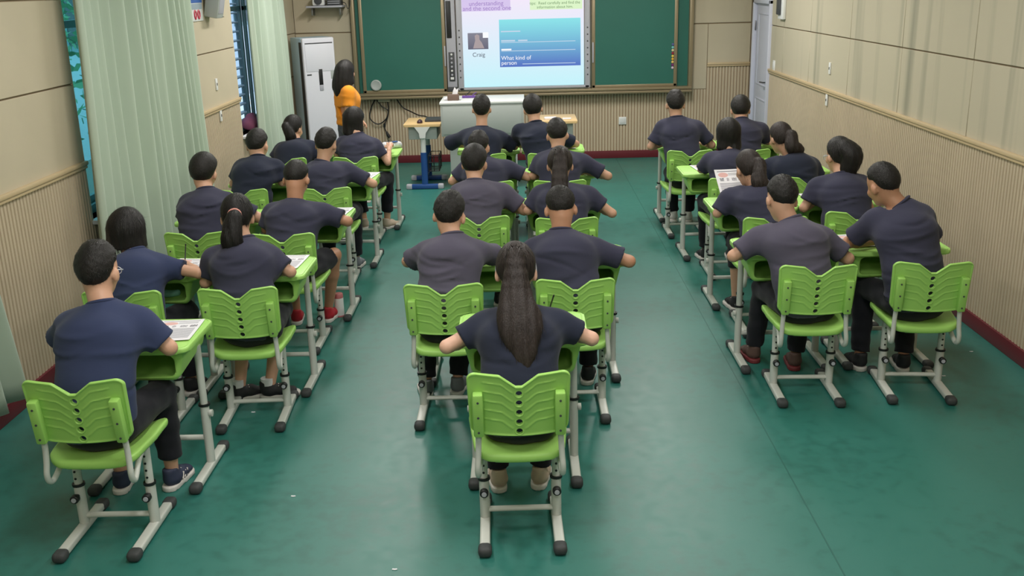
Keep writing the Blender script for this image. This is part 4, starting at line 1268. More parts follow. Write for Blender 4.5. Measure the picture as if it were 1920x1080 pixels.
def hair_mesh(kind, Hc, Rm, h, seed, mt, tail=None, name='hair'):
    """Hc, Rm head frame; tail list of (world-relative point, a, b)"""
    Hc = np.array(Hc)
    P_ = lambda x, y, z: Hc + Rm @ np.array([x, y, z])
    pts = [P_(0, 0, 0)] + ([np.array(t[0]) for t in tail] if tail else [])
    pts = np.array(pts)
    g = Grid(pts.min(0) - .2, pts.max(0) + .2, h)
    rs = seed * 1.0
    nape = .05 if kind in ('crew', 'buzz', 'bowl') else 0.0
    def cutface(low_back, front, side, taper=.0):
        def ex(d, x, y, z):
            t = np.clip((y + .035) / .105, 0, 1); t = t * t * (3 - 2 * t)
            zmin = low_back + (front - low_back) * t
            zmin = zmin + (nape * np.clip((np.abs(x) - .02) / .06, 0, 1) ** 1.5) * (1 - t)
            ear = side * np.exp(-(((y + .003) / .022) ** 2)) * np.clip(np.abs(x) / .06, 0, 1)
            zc_ = zmin + ear
            tp = np.clip((zc_ + .045 - z) / .045, 0, 1)
            return np.maximum(d + taper * tp ** 1.6, (zc_ - z) * .8)
        return ex
    if kind in ('crew', 'buzz', 'bowl'):
        lowb, th, wd_ = {'crew': (-.092, .013, .0), 'buzz': (-.085, .008, 0), 'bowl': (-.095, .017, .004)}[kind]
        g.ell(P_(0, -.012, .018), (.078 + th, .096 + th, .102 + th), Rm, .012, cutface(lowb, .052, .03 if kind != 'bowl' else .012, th + .004))
        if kind == 'crew':
            g.ell(P_(0, -.004, .068), (.074, .09, .064), Rm, .02, cutface(.0, .055, 0, .02))
        if kind == 'bowl':
            g.ell(P_(0, -.03, -.01), (.082, .076, .07), Rm, .02, cutface(-.09, .06, 0, .008))
        amp, fr = (.0022 if kind == 'crew' else .001), 230
        g.op(lambda D, X, Y, Z: D + amp * noise3(X, Y, Z, seed, fr))
    else:
        g.ell(P_(0, -.010, .016), (.088, .107, .113), Rm, .012, cutface(-.10, .05, .03 if kind == 'pony' else -.02, .012 if kind == 'pony' else 0))
        if kind == 'bob':
            c0 = P_(0, -.02, .0)
            g.econe(c0, c0 + np.array([0, -.012, -.085]), (.104, .10), (.112, .088), (1, 0, 0), .03,
                    (c0 + np.array([0, 0, -.098]), (0, -.05, -1)))
        if kind == 'long':
            c0 = P_(0, -.03, .02)
            g.econe(c0, c0 + np.array([0, -.03, -.13]), (.094, .085), (.10, .055), (1, 0, 0), .03)
        if tail:
            tp_ = []
            for i in range(len(tail) - 1):
                q = [np.concatenate([np.array(tail[min(max(i + o_, 0), len(tail) - 1)][0]), tail[min(max(i + o_, 0), len(tail) - 1)][1:]]) for o_ in (-1, 0, 1, 2)]
                for t_ in (0, .25, .5, .75):
                    tp_.append(.5 * (2 * q[1] + (q[2] - q[0]) * t_ + (2 * q[0] - 5 * q[1] + 4 * q[2] - q[3]) * t_ ** 2 + (3 * q[1] - q[0] - 3 * q[2] + q[3]) * t_ ** 3))
            tp_.append(np.concatenate([np.array(tail[-1][0]), tail[-1][1:]]))
            tail = [(v_[:3], max(v_[3], .006), max(v_[4], .006)) for v_ in tp_]
            for (a, b) in zip(tail, tail[1:]):
                g.econe(a[0], b[0], (a[1], a[2]), (b[1], b[2]), (1, 0, 0), .008)
        # long strand grooves
        g.op(lambda D, X, Y, Z: D + .0022 * np.sin(150 * (X + .25 * Y) + 2.5 * np.sin(9 * Z + rs)) * np.clip((Hc[2] + .09 - Z) / .1, 0, 1) + .0006 * noise3(X, Y, Z, seed, 90))
        # keep the face free for hair that hangs at the sides
        if kind in ('bob', 'long'):
            def ff(D, X, Y, Z):
                dx, dy, dz = X - Hc[0], Y - Hc[1], Z - Hc[2]
                lx = dx * Rm[0, 0] + dy * Rm[1, 0] + dz * Rm[2, 0]; ly = dx * Rm[0, 1] + dy * Rm[1, 1] + dz * Rm[2, 1]; lz = dx * Rm[0, 2] + dy * Rm[1, 2] + dz * Rm[2, 2]
                face = np.sqrt((lx / .062) ** 2 + ((ly - .085) / .085) ** 2 + ((lz + .045) / .10) ** 2) - 1
                return np.maximum(D, -face * .06)
            g.op(ff)
    return net_mesh(g, name, mt)

def strands(V, F, n, seed, long, Hc, Rm):
    rs = np.random.default_rng(int(seed * 31) + 5)
    f = F[rs.integers(0, len(F), n)]
    w = rs.dirichlet((1, 1, 1, 1), n)
    p = (V[f] * w[:, :, None]).sum(1)
    nr = np.cross(V[f[:, 2]] - V[f[:, 0]], V[f[:, 3]] - V[f[:, 1]]); nr /= np.linalg.norm(nr, axis=1)[:, None] + 1e-9
    if long:
        fl_ = np.tile(np.array([0, -.1, -1.0]), (n, 1)); top_ = np.clip((p[:, 2] - Hc[2]) / .1, 0, 1)[:, None]
        crown = Hc + Rm @ np.array([0, -.03, .12]); fo = p - crown; fo /= np.linalg.norm(fo, axis=1)[:, None] + 1e-9
        fl_ = fl_ * (1 - top_) + fo * top_
        L_ = rs.uniform(.025, .06, (n, 1)); lift = .05; wd_ = .0028
    else:
        crown = Hc + Rm @ np.array([0.01, -.045, .11]); fl_ = p - crown; fl_ /= np.linalg.norm(fl_, axis=1)[:, None] + 1e-9
        L_ = rs.uniform(.008, .017, (n, 1)); lift = .33; wd_ = .0022
    fl_ = fl_ + rs.normal(0, .18 if not long else .05, (n, 3))
    t = fl_ - nr * (fl_ * nr).sum(1)[:, None]; t /= np.linalg.norm(t, axis=1)[:, None] + 1e-9
    d = t * (1 - lift) + nr * lift
    sd = np.cross(nr, d); sd /= np.linalg.norm(sd, axis=1)[:, None] + 1e-9
    p = p - nr * .001
    out = np.stack([p - sd * wd_ / 2, p + sd * wd_ / 2, p + d * L_], 1).reshape(-1, 3)
    return out, np.arange(3 * n).reshape(-1, 3)

def build_person(name_parts, origin, J, cfg):
    """J joints relative to origin: N,H,SL,SR,EL,ER,WL,WR,hips,knees,ankles; cfg look"""
    h = cfg['h']; seed = cfg['seed']
    N, Hc = np.array(J['N']), np.array(J['H'])
    SJ = [np.array(J['SL']), np.array(J['SR'])]; EJ = [np.array(J['EL']), np.array(J['ER'])]; WJ = [np.array(J['WL']), np.array(J['WR'])]
    spine = [np.array(p) for p in J['spine']]           # pelvis, waist, chest, upper
    am = cfg.get('arm', 1.0)
    ab = cfg.get('ab', [(.148, .112), (.144, .108), (.154, .106), (.128, .072)])
    side = SJ[1] - SJ[0]
    Rm = J['R']
    allp = np.array([N, Hc, *SJ, *EJ, *WJ, *spine, *J['hips'], *J['knees'], *J['ankles']])
    lo, hi = allp.min(0) - .15, allp.max(0) + .15
    lo[2] = max(lo[2], -.01)
    # ------- body
    g = Grid(lo, hi, h)
    for (p, q, a, b) in zip(spine, spine[1:], ab, ab[1:]):
        g.econe(p, q, (a[0] - .012, a[1] - .012), (b[0] - .012, b[1] - .012), side, .03)
    g.cone(SJ[0], SJ[1], .042, .042, .03)
    for s in (0, 1):
        g.cone(SJ[s], EJ[s], .040 * am, .034 * am, .02)
        m_ = EJ[s] + (WJ[s] - EJ[s]) * .3
        g.cone(EJ[s], m_, .0335 * am, .0335 * am, .012); g.cone(m_, WJ[s], .0335 * am, .0235, .012)
        hp, kn, an = np.array(J['hips'][s]), np.array(J['knees'][s]), np.array(J['ankles'][s])
        g.cone(hp, kn, .070, .048, .03); c_ = kn + (an - kn) * .35
        g.cone(kn, c_, .047, .047, .02); g.cone(c_, an, .047, .03, .02)
    head_skin(g, Hc, Rm, N + np.array([0, 0, -.02]))
    V, F = g.nets()
    Vs, Fs = [V], [F]; n0 = len(V)
    for s in (0, 1):
        d = WJ[s] - EJ[s]; hd = J.get('handdir', {}).get(s)
        d = np.array(hd) if hd is not None else np.array([d[0], d[1], d[2] - .1 * np.linalg.norm(d)])
        hv, hf = place_hand(J['hand'][s], s == 1, WJ[s], d, J.get('handup', {}).get(s, (0, 0, 1)))
        Vs.append(hv); Fs.append(hf + n0); n0 += len(hv)
    me = new_mesh('person', np.concatenate(Vs).astype(np.float32), np.concatenate(Fs), M[cfg['skin']], True)
    body = mobj('person', me, None, origin)
    tag(body, cfg['label'], 'person', cfg.get('group'))
    # eyes
    for s in (-1, 1):
        e = Hc + Rm @ np.array([s * .03, .078, -.006])
        MB().lathe([(0, -.009), (.006, -.007), (.009, 0), (.006, .007), (0, .009)], tuple(e), 10).build('eye', M['eye'], body)
    # ------- shirt
    g = Grid(lo, hi, h)
    hem = J['hem']
    for (p, q, a, b) in zip(spine, spine[1:], ab, ab[1:]):
        g.econe(p, q, (a[0] + .010, a[1] + .008), (b[0] + .010, b[1] + .008), side, .06)
    g.cone(SJ[0], SJ[1], .046, .046, .06)
    ax = (Hc - N); ax = ax / np.linalg.norm(ax); ax = np.array([ax[0], ax[1] * .6, ax[2]]); ax /= np.linalg.norm(ax)
    g.cone(N - ax * .075, N - ax * .010, .072, .062, .035, (N - ax * .010, ax))
    ends = []
    sl_len = cfg.get('sleeve', .78 if am > .95 else .62)
    for s in (0, 1):
        g.cone(N - ax * .05, SJ[s], .040, .045, .05)
        g.cone(spine[2] + (spine[3] - spine[2]) * .3, SJ[s], .088, .046, .05)
        g.cone(spine[1] * .4 + spine[2] * .6, SJ[s] + (EJ[s] - SJ[s]) * .18, .085, .042, .05)
        v = EJ[s] - SJ[s]; L_ = np.linalg.norm(v); d = v / L_
        e = SJ[s] + d * max(L_ * sl_len, .12)
        g.cone(SJ[s], e + d * .04, .051 * am, .067 * am + cfg.get('loose', .004), .04)
        ends.append((e, d))
    for _ in range(2):                                  # let the cloth bridge the creases of the body
        rb_ = 3 if h < .011 else 2
        for axn in range(3):
            pad = [(0, 0)] * 3; pad[axn] = (rb_ + 1, rb_)
            cs_ = np.cumsum(np.pad(g.D, pad, mode='edge'), axis=axn, dtype=np.float64)
            n_ = g.D.shape[axn]; w_ = 2 * rb_ + 1
            g.D = ((np.take(cs_, range(w_, w_ + n_), axis=axn) - np.take(cs_, range(0, n_), axis=axn)) / w_).astype(np.float32)
    g.D -= .004
    def trim_sleeves(D, X, Y, Z):
        for (e, d) in ends:
            pl = (X - e[0]) * d[0] + (Y - e[1]) * d[1] + (Z - e[2]) * d[2]
            rr_ = (X - e[0]) ** 2 + (Y - e[1]) ** 2 + (Z - e[2]) ** 2
            D = np.where(rr_ < .0225, np.maximum(D, pl), D)
        axp = (X - N[0]) * ax[0] + (Y - N[1]) * ax[1] + (Z - N[2]) * ax[2] + .010
        rn = (X - N[0]) ** 2 + (Y - N[1]) ** 2 + (Z - N[2]) ** 2
        return np.where(rn < .01, np.maximum(D, axp), D)
    g.op(trim_sleeves)
    fa = cfg.get('fold', .0060) * 1.35
    rs_ = np.random.default_rng(int(seed * 100))
    ncr = int(5 + fa * 900)
    creases = [(rs_.uniform(spine[0][2], N[2] - .07), rs_.uniform(-.5, .5), rs_.uniform(-1.8, 2.2), rs_.uniform(-.12, .12), rs_.uniform(.06, .15), rs_.uniform(.008, .014), rs_.choice([1, 1, -1])) for _ in range(ncr)]
    def disp(D, X, Y, Z):
        xx = X - N[0]
        acc = np.zeros_like(D)
        for (z0, sl, cu, xc, wx, wz, sg) in creases:
            zl = z0 + sl * (xx - xc) * .5 + cu * (xx - xc) ** 2
            acc = acc - sg * np.exp(-((Z - zl) / wz) ** 2 - ((xx - xc) / wx) ** 2)
        vt = np.sin(34 * X + 6 * np.sin(5 * Z + seed) + seed) * np.clip((.80 - Z) / .2, 0, 1)
        D2 = D + fa * (acc + .45 * vt) * np.clip((N[2] - Z) / .06, 0, 1) + .002 * noise3(X, Y, Z, seed, 22)
        return np.maximum(D2, (hem + .015 * np.sin(9 * X + seed) - Z))
    g.op(disp)
    shirt = mobj('shirt', net_mesh(g, 'shirt', M[cfg['shirt']]), body)
    # ribbed collar
    up_ = ax; sx = np.array([1., 0, 0]); sx -= up_ * (sx @ up_); sx /= np.linalg.norm(sx); sy = np.cross(up_, sx)
    pts = [tuple(N - up_ * .012 + sx * .059 * math.cos(a) + sy * .059 * math.sin(a)) for a in np.linspace(0, 2 * PI, 25)]
    MB().tube(pts, .0085, 8, flat=(1, 1), caps=False).build('collar', M[cfg['shirt']], shirt)
    # ------- trousers
    legs = cfg.get('legs', 'long')
    g = Grid(lo, hi, h)
    g.econe(spine[0], spine[0] + (spine[1] - spine[0]) * .5, (ab[0][0] + .0, ab[0][1] + .0), (.14, .105), side, .03)
    for s in (0, 1):
        hp, kn, an = np.array(J['hips'][s]), np.array(J['knees'][s]), np.array(J['ankles'][s])
        if legs == 'short':
            d = (kn - hp) / np.linalg.norm(kn - hp); e = hp + (kn - hp) * .74
            g.cone(hp, kn, .088, .078, .03, (e, d))
        elif legs == 'skirt':
            pass
        else:
            g.cone(hp, kn, .085, .066, .03)
            d = (an - kn) / np.linalg.norm(an - kn); f_ = {'long': .93, 'crop': .80, 'half': .45}[legs]
            e = kn + (an - kn) * f_
            g.cone(kn, an, .066, .053, .02, (e, d))
    if legs == 'skirt':
        kn = (np.array(J['knees'][0]) + np.array(J['knees'][1])) / 2
        g.econe(spine[0], kn + np.array([0, 0, -.05]), (.165, .13), (.19, .15), side, .03, (kn, (0, 0, -1)))
    g.op(lambda D, X, Y, Z: D + .003 * noise3(X, Y, Z, seed + 3, 45) + .002 * np.sin(70 * Z + 30 * Y + seed))
    mobj('skirt' if legs == 'skirt' else 'trousers', net_mesh(g, 'trousers', M[cfg.get('trouser', 'trouser')]), body)
    # ------- shoes
    for s in (0, 1):
        an = np.array(J['ankles'][s]); up, so, la, st = shoe_mesh(cfg.get('shoe', ('sh_black', 'sole', 'sh_white')))
        sh = mobj('shoe', up, body, (an[0], an[1], J.get('floor', 0) + cfg.get('lift', {}).get(s, 0)), (0, 0, R(J['toe'][s])))
        mobj('sole', so, sh); mobj('laces', la, sh)
        if cfg.get('stripes'): tag(mobj('stripes', st, sh), kind='stuff')
        if cfg.get('sock'):
            MB().tube([(0, -.015, .09), (0, -.015, .13)], [.038, .037], 14).build('sock', M['sock'], sh)
    # ------- hair
    tail = [(Hc + Rm @ np.array(t[0][1:]) if t[0][0] == 'h' else Hc + np.array(t[0][1:]), t[1], t[2]) for t in cfg['tail']] if cfg.get('tail') else None
    ho = mobj('hair', hair_mesh(cfg['hair'], Hc, Rm, min(h, .0075) if cfg.get('near') else .0085, seed, M[cfg.get('hair_mat', 'hair_short')], tail), body)
    lg_ = cfg['hair'] in ('bob', 'long', 'pony')
    hm_ = ho.data; hv_ = np.empty(len(hm_.vertices) * 3, np.float32); hm_.vertices.foreach_get('co', hv_)
    hf_ = np.empty(len(hm_.polygons) * 4, np.int32); hm_.loops.foreach_get('vertex_index', hf_)
    sv_, sf_ = strands(hv_.reshape(-1, 3), hf_.reshape(-1, 4), (3400 if cfg.get('near') else 1500), seed, lg_, Hc, Rm)
    tag(mobj('hair_strands', new_mesh('hair_strands', sv_, sf_, M[cfg.get('hair_mat', 'hair_short')]), ho), kind='stuff')
    if cfg.get('hair_label'): ho['label'] = cfg['hair_label']
    if cfg.get('tie'):
        mn_, (tx, ty, tz), rr_ = cfg['tie']
        c_ = Hc + Rm @ np.array([tx, ty, tz])
        dn = Rm @ np.array([0, -1., .1]); dn /= np.linalg.norm(dn); a1 = np.cross(dn, [0, 0, 1.]); a1 /= np.linalg.norm(a1); a2 = np.cross(dn, a1)
        MB().tube([tuple(c_ + a1 * rr_ * math.cos(a) + a2 * rr_ * math.sin(a)) for a in np.linspace(0, 2 * PI, 17)], .006, 8, caps=False).build('hair_tie', M[mn_], ho)
    if cfg.get('glasses'):
        P_ = lambda x, y, z: tuple(Hc + Rm @ np.array([x, y, z]))
        gl = MB()
        for s in (-1, 1):
            gl.tube([P_(s * .034 + .022 * math.cos(a), .098, -.006 + .017 * math.sin(a)) for a in np.linspace(0, 2 * PI, 17)], .002, 6, caps=False)
            gl.tube([P_(s * .056, .098, 0), P_(s * .08, .06, .0), P_(s * .083, .0, .002), P_(s * .08, -.012, -.012)], .0026, 6)
        gl.tube([P_(-.012, .1, -.004), P_(.012, .1, -.004)], .002, 6)
        gl.build('glasses', M[cfg['glasses']], body)
    if cfg.get('hairband'):
        P_ = lambda x, y, z: tuple(Hc + Rm @ np.array([x, y, z]))
        MB().tube([P_(.088 * math.cos(a), .03 - .02 * math.sin(a), .0 + .118 * math.sin(a)) for a in np.linspace(-.15, PI + .15, 25)], .004, 8).build('hair_band', M['lens_clear'], ho)
    return body

# joints measured for every seat, relative to (chair x, chair y + .24, 0): neck, head, shoulders, elbows
JOINTS = {
    'L1': ((-0.001, 0.180, 1.030), (-0.024, 0.250, 1.143), (-0.162, 0.180, 0.966), (0.160, 0.180, 0.983), (-0.282, 0.304, 0.800), (0.264, 0.188, 0.800)),
    'L2a': ((-0.055, 0.180, 0.937), (-0.097, 0.250, 1.036), (-0.191, 0.180, 0.873), (0.088, 0.180, 0.891), (-0.225, 0.160, 0.725), (0.297, 0.160, 0.800)),
    'L2b': ((-0.053, 0.180, 0.988), (-0.090, 0.250, 1.094), (-0.238, 0.180, 0.922), (0.090, 0.180, 0.930), (-0.282, 0.160, 0.738), (0.200, 0.160, 0.789)),
    'L3a': ((-0.025, 0.180, 1.027), (-0.043, 0.250, 1.123), (-0.158, 0.180, 0.971), (0.131, 0.180, 0.972), (-0.193, 0.160, 0.785), (0.325, 0.203, 0.800)),
    'L3b': ((0.016, 0.180, 0.958), (0.022, 0.250, 1.078), (-0.148, 0.180, 0.915), (0.197, 0.180, 0.907), (-0.187, 0.160, 0.756), (0.360, 0.160, 0.798)),
    'L4a': ((0.058, 0.180, 1.010), (0.048, 0.250, 1.086), (-0.088, 0.180, 0.970), (0.214, 0.180, 0.963), (-0.154, 0.160, 0.787), (0.246, 0.160, 0.791)),
    'L4b': ((-0.071, 0.180, 0.965), (-0.045, 0.250, 1.083), (-0.169, 0.180, 0.932), (0.121, 0.180, 0.934), (-0.213, 0.160, 0.776), (0.328, 0.160, 0.763)),
    'L5a': ((0.044, 0.180, 0.922), (0.013, 0.250, 1.024), (-0.111, 0.180, 0.885), (0.194, 0.180, 0.899), (-0.169, 0.160, 0.763), (0.265, 0.160, 0.778)),
    'L5b': ((-0.027, 0.180, 0.972), (-0.055, 0.250, 1.089), (-0.181, 0.180, 0.935), (0.146, 0.180, 0.907), (-0.230, 0.160, 0.778), (0.246, 0.160, 0.690)),
    'M1': ((0.004, 0.200, 0.972), (-0.005, 0.260, 1.101), (-0.153, 0.200, 0.922), (0.172, 0.200, 0.927), (-0.313, 0.160, 0.792), (0.320, 0.202, 0.800)),
    'M2a': ((0.030, 0.180, 0.991), (0.017, 0.250, 1.078), (-0.120, 0.180, 0.928), (0.177, 0.180, 0.927), (-0.235, 0.299, 0.800), (0.279, 0.360, 0.803)),
    'M2b': ((-0.058, 0.180, 0.995), (-0.057, 0.250, 1.091), (-0.212, 0.180, 0.923), (0.128, 0.180, 0.921), (-0.289, 0.322, 0.800), (0.319, 0.160, 0.799)),
    'M3a': ((-0.035, 0.180, 0.993), (-0.035, 0.250, 1.094), (-0.161, 0.180, 0.940), (0.168, 0.180, 0.943), (-0.202, 0.213, 0.800), (0.306, 0.160, 0.762)),
    'M3b': ((-0.029, 0.180, 0.980), (-0.025, 0.250, 1.086), (-0.176, 0.180, 0.939), (0.173, 0.180, 0.931), (-0.253, 0.160, 0.783), (0.330, 0.160, 0.751)),
    'M4a': ((-0.044, 0.180, 0.933), (-0.075, 0.250, 1.015), (-0.185, 0.180, 0.906), (0.160, 0.180, 0.898), (-0.299, 0.160, 0.749), (0.323, 0.160, 0.770)),
    'M4b': ((-0.004, 0.180, 1.001), (-0.001, 0.250, 1.103), (-0.148, 0.180, 0.952), (0.199, 0.180, 0.944), (-0.204, 0.160, 0.782), (0.406, 0.160, 0.767)),
    'M5a': ((-0.022, 0.160, 1.019), (-0.019, 0.210, 1.172), (-0.180, 0.160, 0.973), (0.161, 0.160, 0.950), (-0.361, 0.360, 0.821), (0.283, 0.231, 0.800)),
    'M5b': ((-0.131, 0.180, 1.053), (-0.148, 0.250, 1.163), (-0.296, 0.180, 1.017), (0.028, 0.180, 0.994), (-0.327, 0.360, 0.815), (0.261, 0.360, 0.801)),
    'R1a': ((-0.071, 0.180, 0.989), (-0.104, 0.250, 1.083), (-0.248, 0.180, 0.922), (0.129, 0.180, 0.919), (-0.383, 0.160, 0.773), (0.272, 0.160, 0.742)),
    'R1b': ((-0.070, 0.180, 1.062), (-0.144, 0.250, 1.151), (-0.201, 0.180, 1.013), (0.083, 0.180, 1.028), (-0.302, 0.289, 0.800), (0.200, 0.308, 0.800)),
    'R2a': ((-0.041, 0.180, 0.972), (-0.090, 0.250, 1.052), (-0.236, 0.180, 0.915), (0.070, 0.180, 0.908), (-0.307, 0.160, 0.762), (0.110, 0.160, 0.752)),
    'R2b': ((-0.004, 0.180, 1.002), (-0.009, 0.250, 1.108), (-0.176, 0.180, 0.951), (0.152, 0.180, 0.961), (-0.253, 0.160, 0.758), (0.198, 0.160, 0.748)),
    'R3a': ((0.023, 0.180, 0.971), (0.019, 0.250, 1.090), (-0.139, 0.180, 0.940), (0.153, 0.180, 0.934), (-0.188, 0.244, 0.800), (0.206, 0.160, 0.797)),
    'R3b': ((-0.051, 0.180, 0.940), (-0.120, 0.250, 1.047), (-0.227, 0.180, 0.879), (0.137, 0.180, 0.879), (-0.259, 0.160, 0.732), (0.182, 0.160, 0.743)),
    'R4a': ((-0.079, 0.160, 1.076), (-0.084, 0.210, 1.179), (-0.217, 0.160, 1.030), (0.130, 0.160, 1.017), (-0.312, 0.160, 0.794), (0.261, 0.160, 0.796)),
    'R4b': ((0.013, 0.180, 1.039), (0.015, 0.250, 1.114), (-0.109, 0.180, 0.997), (0.213, 0.180, 0.985), (-0.132, 0.360, 0.802), (0.301, 0.306, 0.800)),
}
PONY = [(('h', 0, -.095, .045), .022, .022), (('h', 0, -.135, .03), .032, .028)]
def pony(x, y, dz, a=.04, b=.032, mid=.45, root=(0, -.095, .045), end=.6):
    """tail from the back of the head falling to (x, y, dz) relative to the head centre"""
    return [(('h', *root), .022, .022), (('h', root[0] * 1.0, root[1] - .035, root[2] - .008), a * .75, b * .85),
            (('w', x * .55, y * .75 - .05, dz * mid), a, b), (('w', x, y, dz * .85), a * .95, b * .9), (('w', x * 1.05, y, dz), a * end, b * .45)]
# look of every student: hair kind, head pitch / yaw / roll, shirt, extras
LOOK = {
    'L1': dict(hair='crew', head=(13, -4, 0), shirt='navy_blue', glasses='lens_clear', near=1, skin='skin', shoe=('sh_navy', 'sole', 'sh_white'), stripes=1, legs='crop', feet=((-.13, .40), (.11, .42)), sag=.6, pose='in blue-navy T-shirt writing'),
    'L2a': dict(arm=.9, hair='bob', head=(12, -12, 0), shirt='navy_blue', hair_mat='hair', near=1, pose='in navy T-shirt with raised pencil', hands=('rest', 'pen'), wr={1: (.134, .39, .80)}),
    'L2b': dict(arm=.9, hair='pony', head=(18, 9, 0), shirt='navy', hair_mat='hair', near=1, tail=pony(.012, -.165, -.165, .056, .04, root=(.0, -.102, -.012)), tie=('tie_pink', (0, -.122, -.008), .034), shoe=('sh_black', 'sole', 'sh_white'), legs='half', sock=1, feet=((-.17, .22), (.0, .24)), toes=(-58, -72), wr={1: (.05, .30, .785)}, pose='in navy T-shirt and white socks'),
    'L3a': dict(hair='bowl', head=(18, -6, 4), shirt='navy', fold=.007, pose='in creased navy T-shirt'),
    'L3b': dict(hair='buzz', head=(38, -4, 0), shirt='navy', skin='skin_tan', legs='short', shoe=('sh_red', 'sole', 'sh_white'), feet=((-.10, .42), (.12, .46)), knee=(.2, .40), pose='in shorts and red shoes'),
    'L4a': dict(hair='crew', head=(24, -8, 0), shirt='navy_dark', pose='in dark navy T-shirt'),
    'L4b': dict(hair='crew', head=(22, -14, 3), shirt='navy', pose='in navy T-shirt, right elbow out', shoe=('sh_grey', 'sole', 'sh_white')),
    'L5a': dict(arm=.9, hair='pony', head=(20, -24, 0), shirt='navy_dark', hair_mat='hair', tail=pony(-.01, -.09, -.12, .05, .04, root=(0, -.085, -.0)), pose='in dark navy T-shirt'),
    'L5b': dict(arm=.9, hair='long', head=(16, -34, 0), shirt='navy', hair_mat='hair', tail=[(('w', -.02, -.05, -.02), .055, .05), (('w', -.03, -.075, -.13), .045, .035)], shoe=('sh_beige', 'sole', 'sh_beige'), legs='crop', feet=((-.05, .38), (.18, .36)), toes=(10, -35), knee=(.12, .36), wr={1: (.249, .30, .80)}, pose='in navy T-shirt turned to the aisle'),
    'M1': dict(arm=.9, hair='pony', head=(26, 0, 0), shirt='navy_dark', hair_mat='hair_brown', near=1, tail=[(('h', 0, -.10, .05), .022, .022), (('h', 0, -.135, .035), .038, .032), (('w', .0, -.185, -.055), .066, .042), (('w', .006, -.225, -.12), .09, .042), (('w', .016, -.265, -.18), .09, .036), (('w', .026, -.30, -.25), .06, .026), (('w', .034, -.325, -.31), .03, .016), (('w', .04, -.34, -.36), .008, .007)], tie=('tie_black', (0, -.118, .045), .022), hairband=1, skin='skin_pale', shoe=('sh_beige', 'sole', 'sh_white'), feet=((-.11, .36), (.085, .38)), hands=('rest', 'pen'), fold=.0035, pose='in dark T-shirt and beige shoes'),
    'M2a': dict(hair='crew', head=(22, -6, 4), shirt='navy_fade', near=1, fold=.007, feet=((-.16, .24), (.02, .27)), shoe=('sh_grey', 'sole', 'sh_white'), pose='in faded grey-navy T-shirt'),
    'M2b': dict(hair='buzz', head=(38, 0, -3), shirt='navy', near=1, skin='skin_tan', feet=((-.1, .36), (.10, .36)), shoe=('sh_black', 'sole', 'sh_grey'), pose='in navy T-shirt, right elbow out'),
    'M3a': dict(hair='bowl', head=(18, -12, 0), shirt='navy_fade', fold=.005, pose='in faded purplish T-shirt'),
    'M3b': dict(arm=.9, hair='pony', head=(24, 0, 0), shirt='navy', hair_mat='hair_brown', tail=pony(-.02, -.21, -.25, .058, .035), hands=('rest', 'pen'), pose='in navy T-shirt, pen in hand'),
    'M4a': dict(hair='crew', head=(24, -8, 0), shirt='navy', pose='in navy T-shirt half hidden'),
    'M4b': dict(hair='crew', head=(26, 0, -4), shirt='navy', pose='in navy T-shirt, elbows wide'),
    'M5a': dict(hair='crew', head=(4, 0, 0), shirt='navy_dark', sleeve=.9, loose=.016, pose='in dark baggy T-shirt sitting upright'),
    'M5b': dict(hair='bowl', head=(18, 0, -6), shirt='navy_dark', fold=.008, sleeve=.8, pose='in dark creased T-shirt'),
    'R1a': dict(hair='crew', head=(30, 10, 6), shirt='navy_fade', near=1, fold=.004, feet=((-.16, .50), (.06, .36)), shoe=('sh_brown', 'sole_red', 'sh_beige'), pose='in faded T-shirt bent low'),
    'R1b': dict(hair='buzz', head=(24, 24, -6), shirt='navy', near=1, skin='skin_tan', feet=((-.17, .32), (.08, .28)), shoe=('sh_black', 'sole', 'sh_black'), wr={0: (-.12, .36, .785)}, pose='in navy T-shirt leaning in'),
    'R2a': dict(arm=.9, hair='pony', head=(22, 18, 0), shirt='navy', hair_mat='hair_brown', tail=pony(.07, -.16, -.12, .052, .042, root=(.015, -.09, .01)), legs='half', wr={0: (-.226, .30, .84)}, pose='in T-shirt holding up a sheet'),
    'R2b': dict(arm=.9, hair='pony', head=(14, 20, 0), shirt='navy', hair_mat='hair', glasses='lens_clear', tail=[(('h', 0, -.07, .04), .07, .06), (('h', .02, -.12, -.02), .068, .055), (('w', .035, -.085, -.125), .055, .045), (('w', .03, -.07, -.15), .03, .025)], pose='in navy T-shirt and glasses'),
    'R3a': dict(arm=.9, hair='long', head=(18, 8, 0), shirt='navy', hair_mat='hair', tail=[(('w', .03, -.07, -.10), .05, .04), (('w', .05, -.09, -.15), .04, .03)], pose='in navy T-shirt'),
    'R3b': dict(arm=.9, hair='pony', head=(20, 22, 0), shirt='navy_dark', hair_mat='hair_brown', tail=pony(.11, -.13, -.10, .056, .045, root=(.02, -.09, .0)), pose='in dark navy T-shirt'),
    'R4a': dict(hair='crew', head=(14, 0, 0), shirt='navy', feet=((-.04, .46), (.10, .42)), shoe=('sh_white', 'sole', 'sh_navy'), pose='in navy T-shirt beside the aisle'),
    'R4b': dict(hair='bowl', head=(22, -8, 0), shirt='navy', pose='in navy T-shirt by the door'),
}
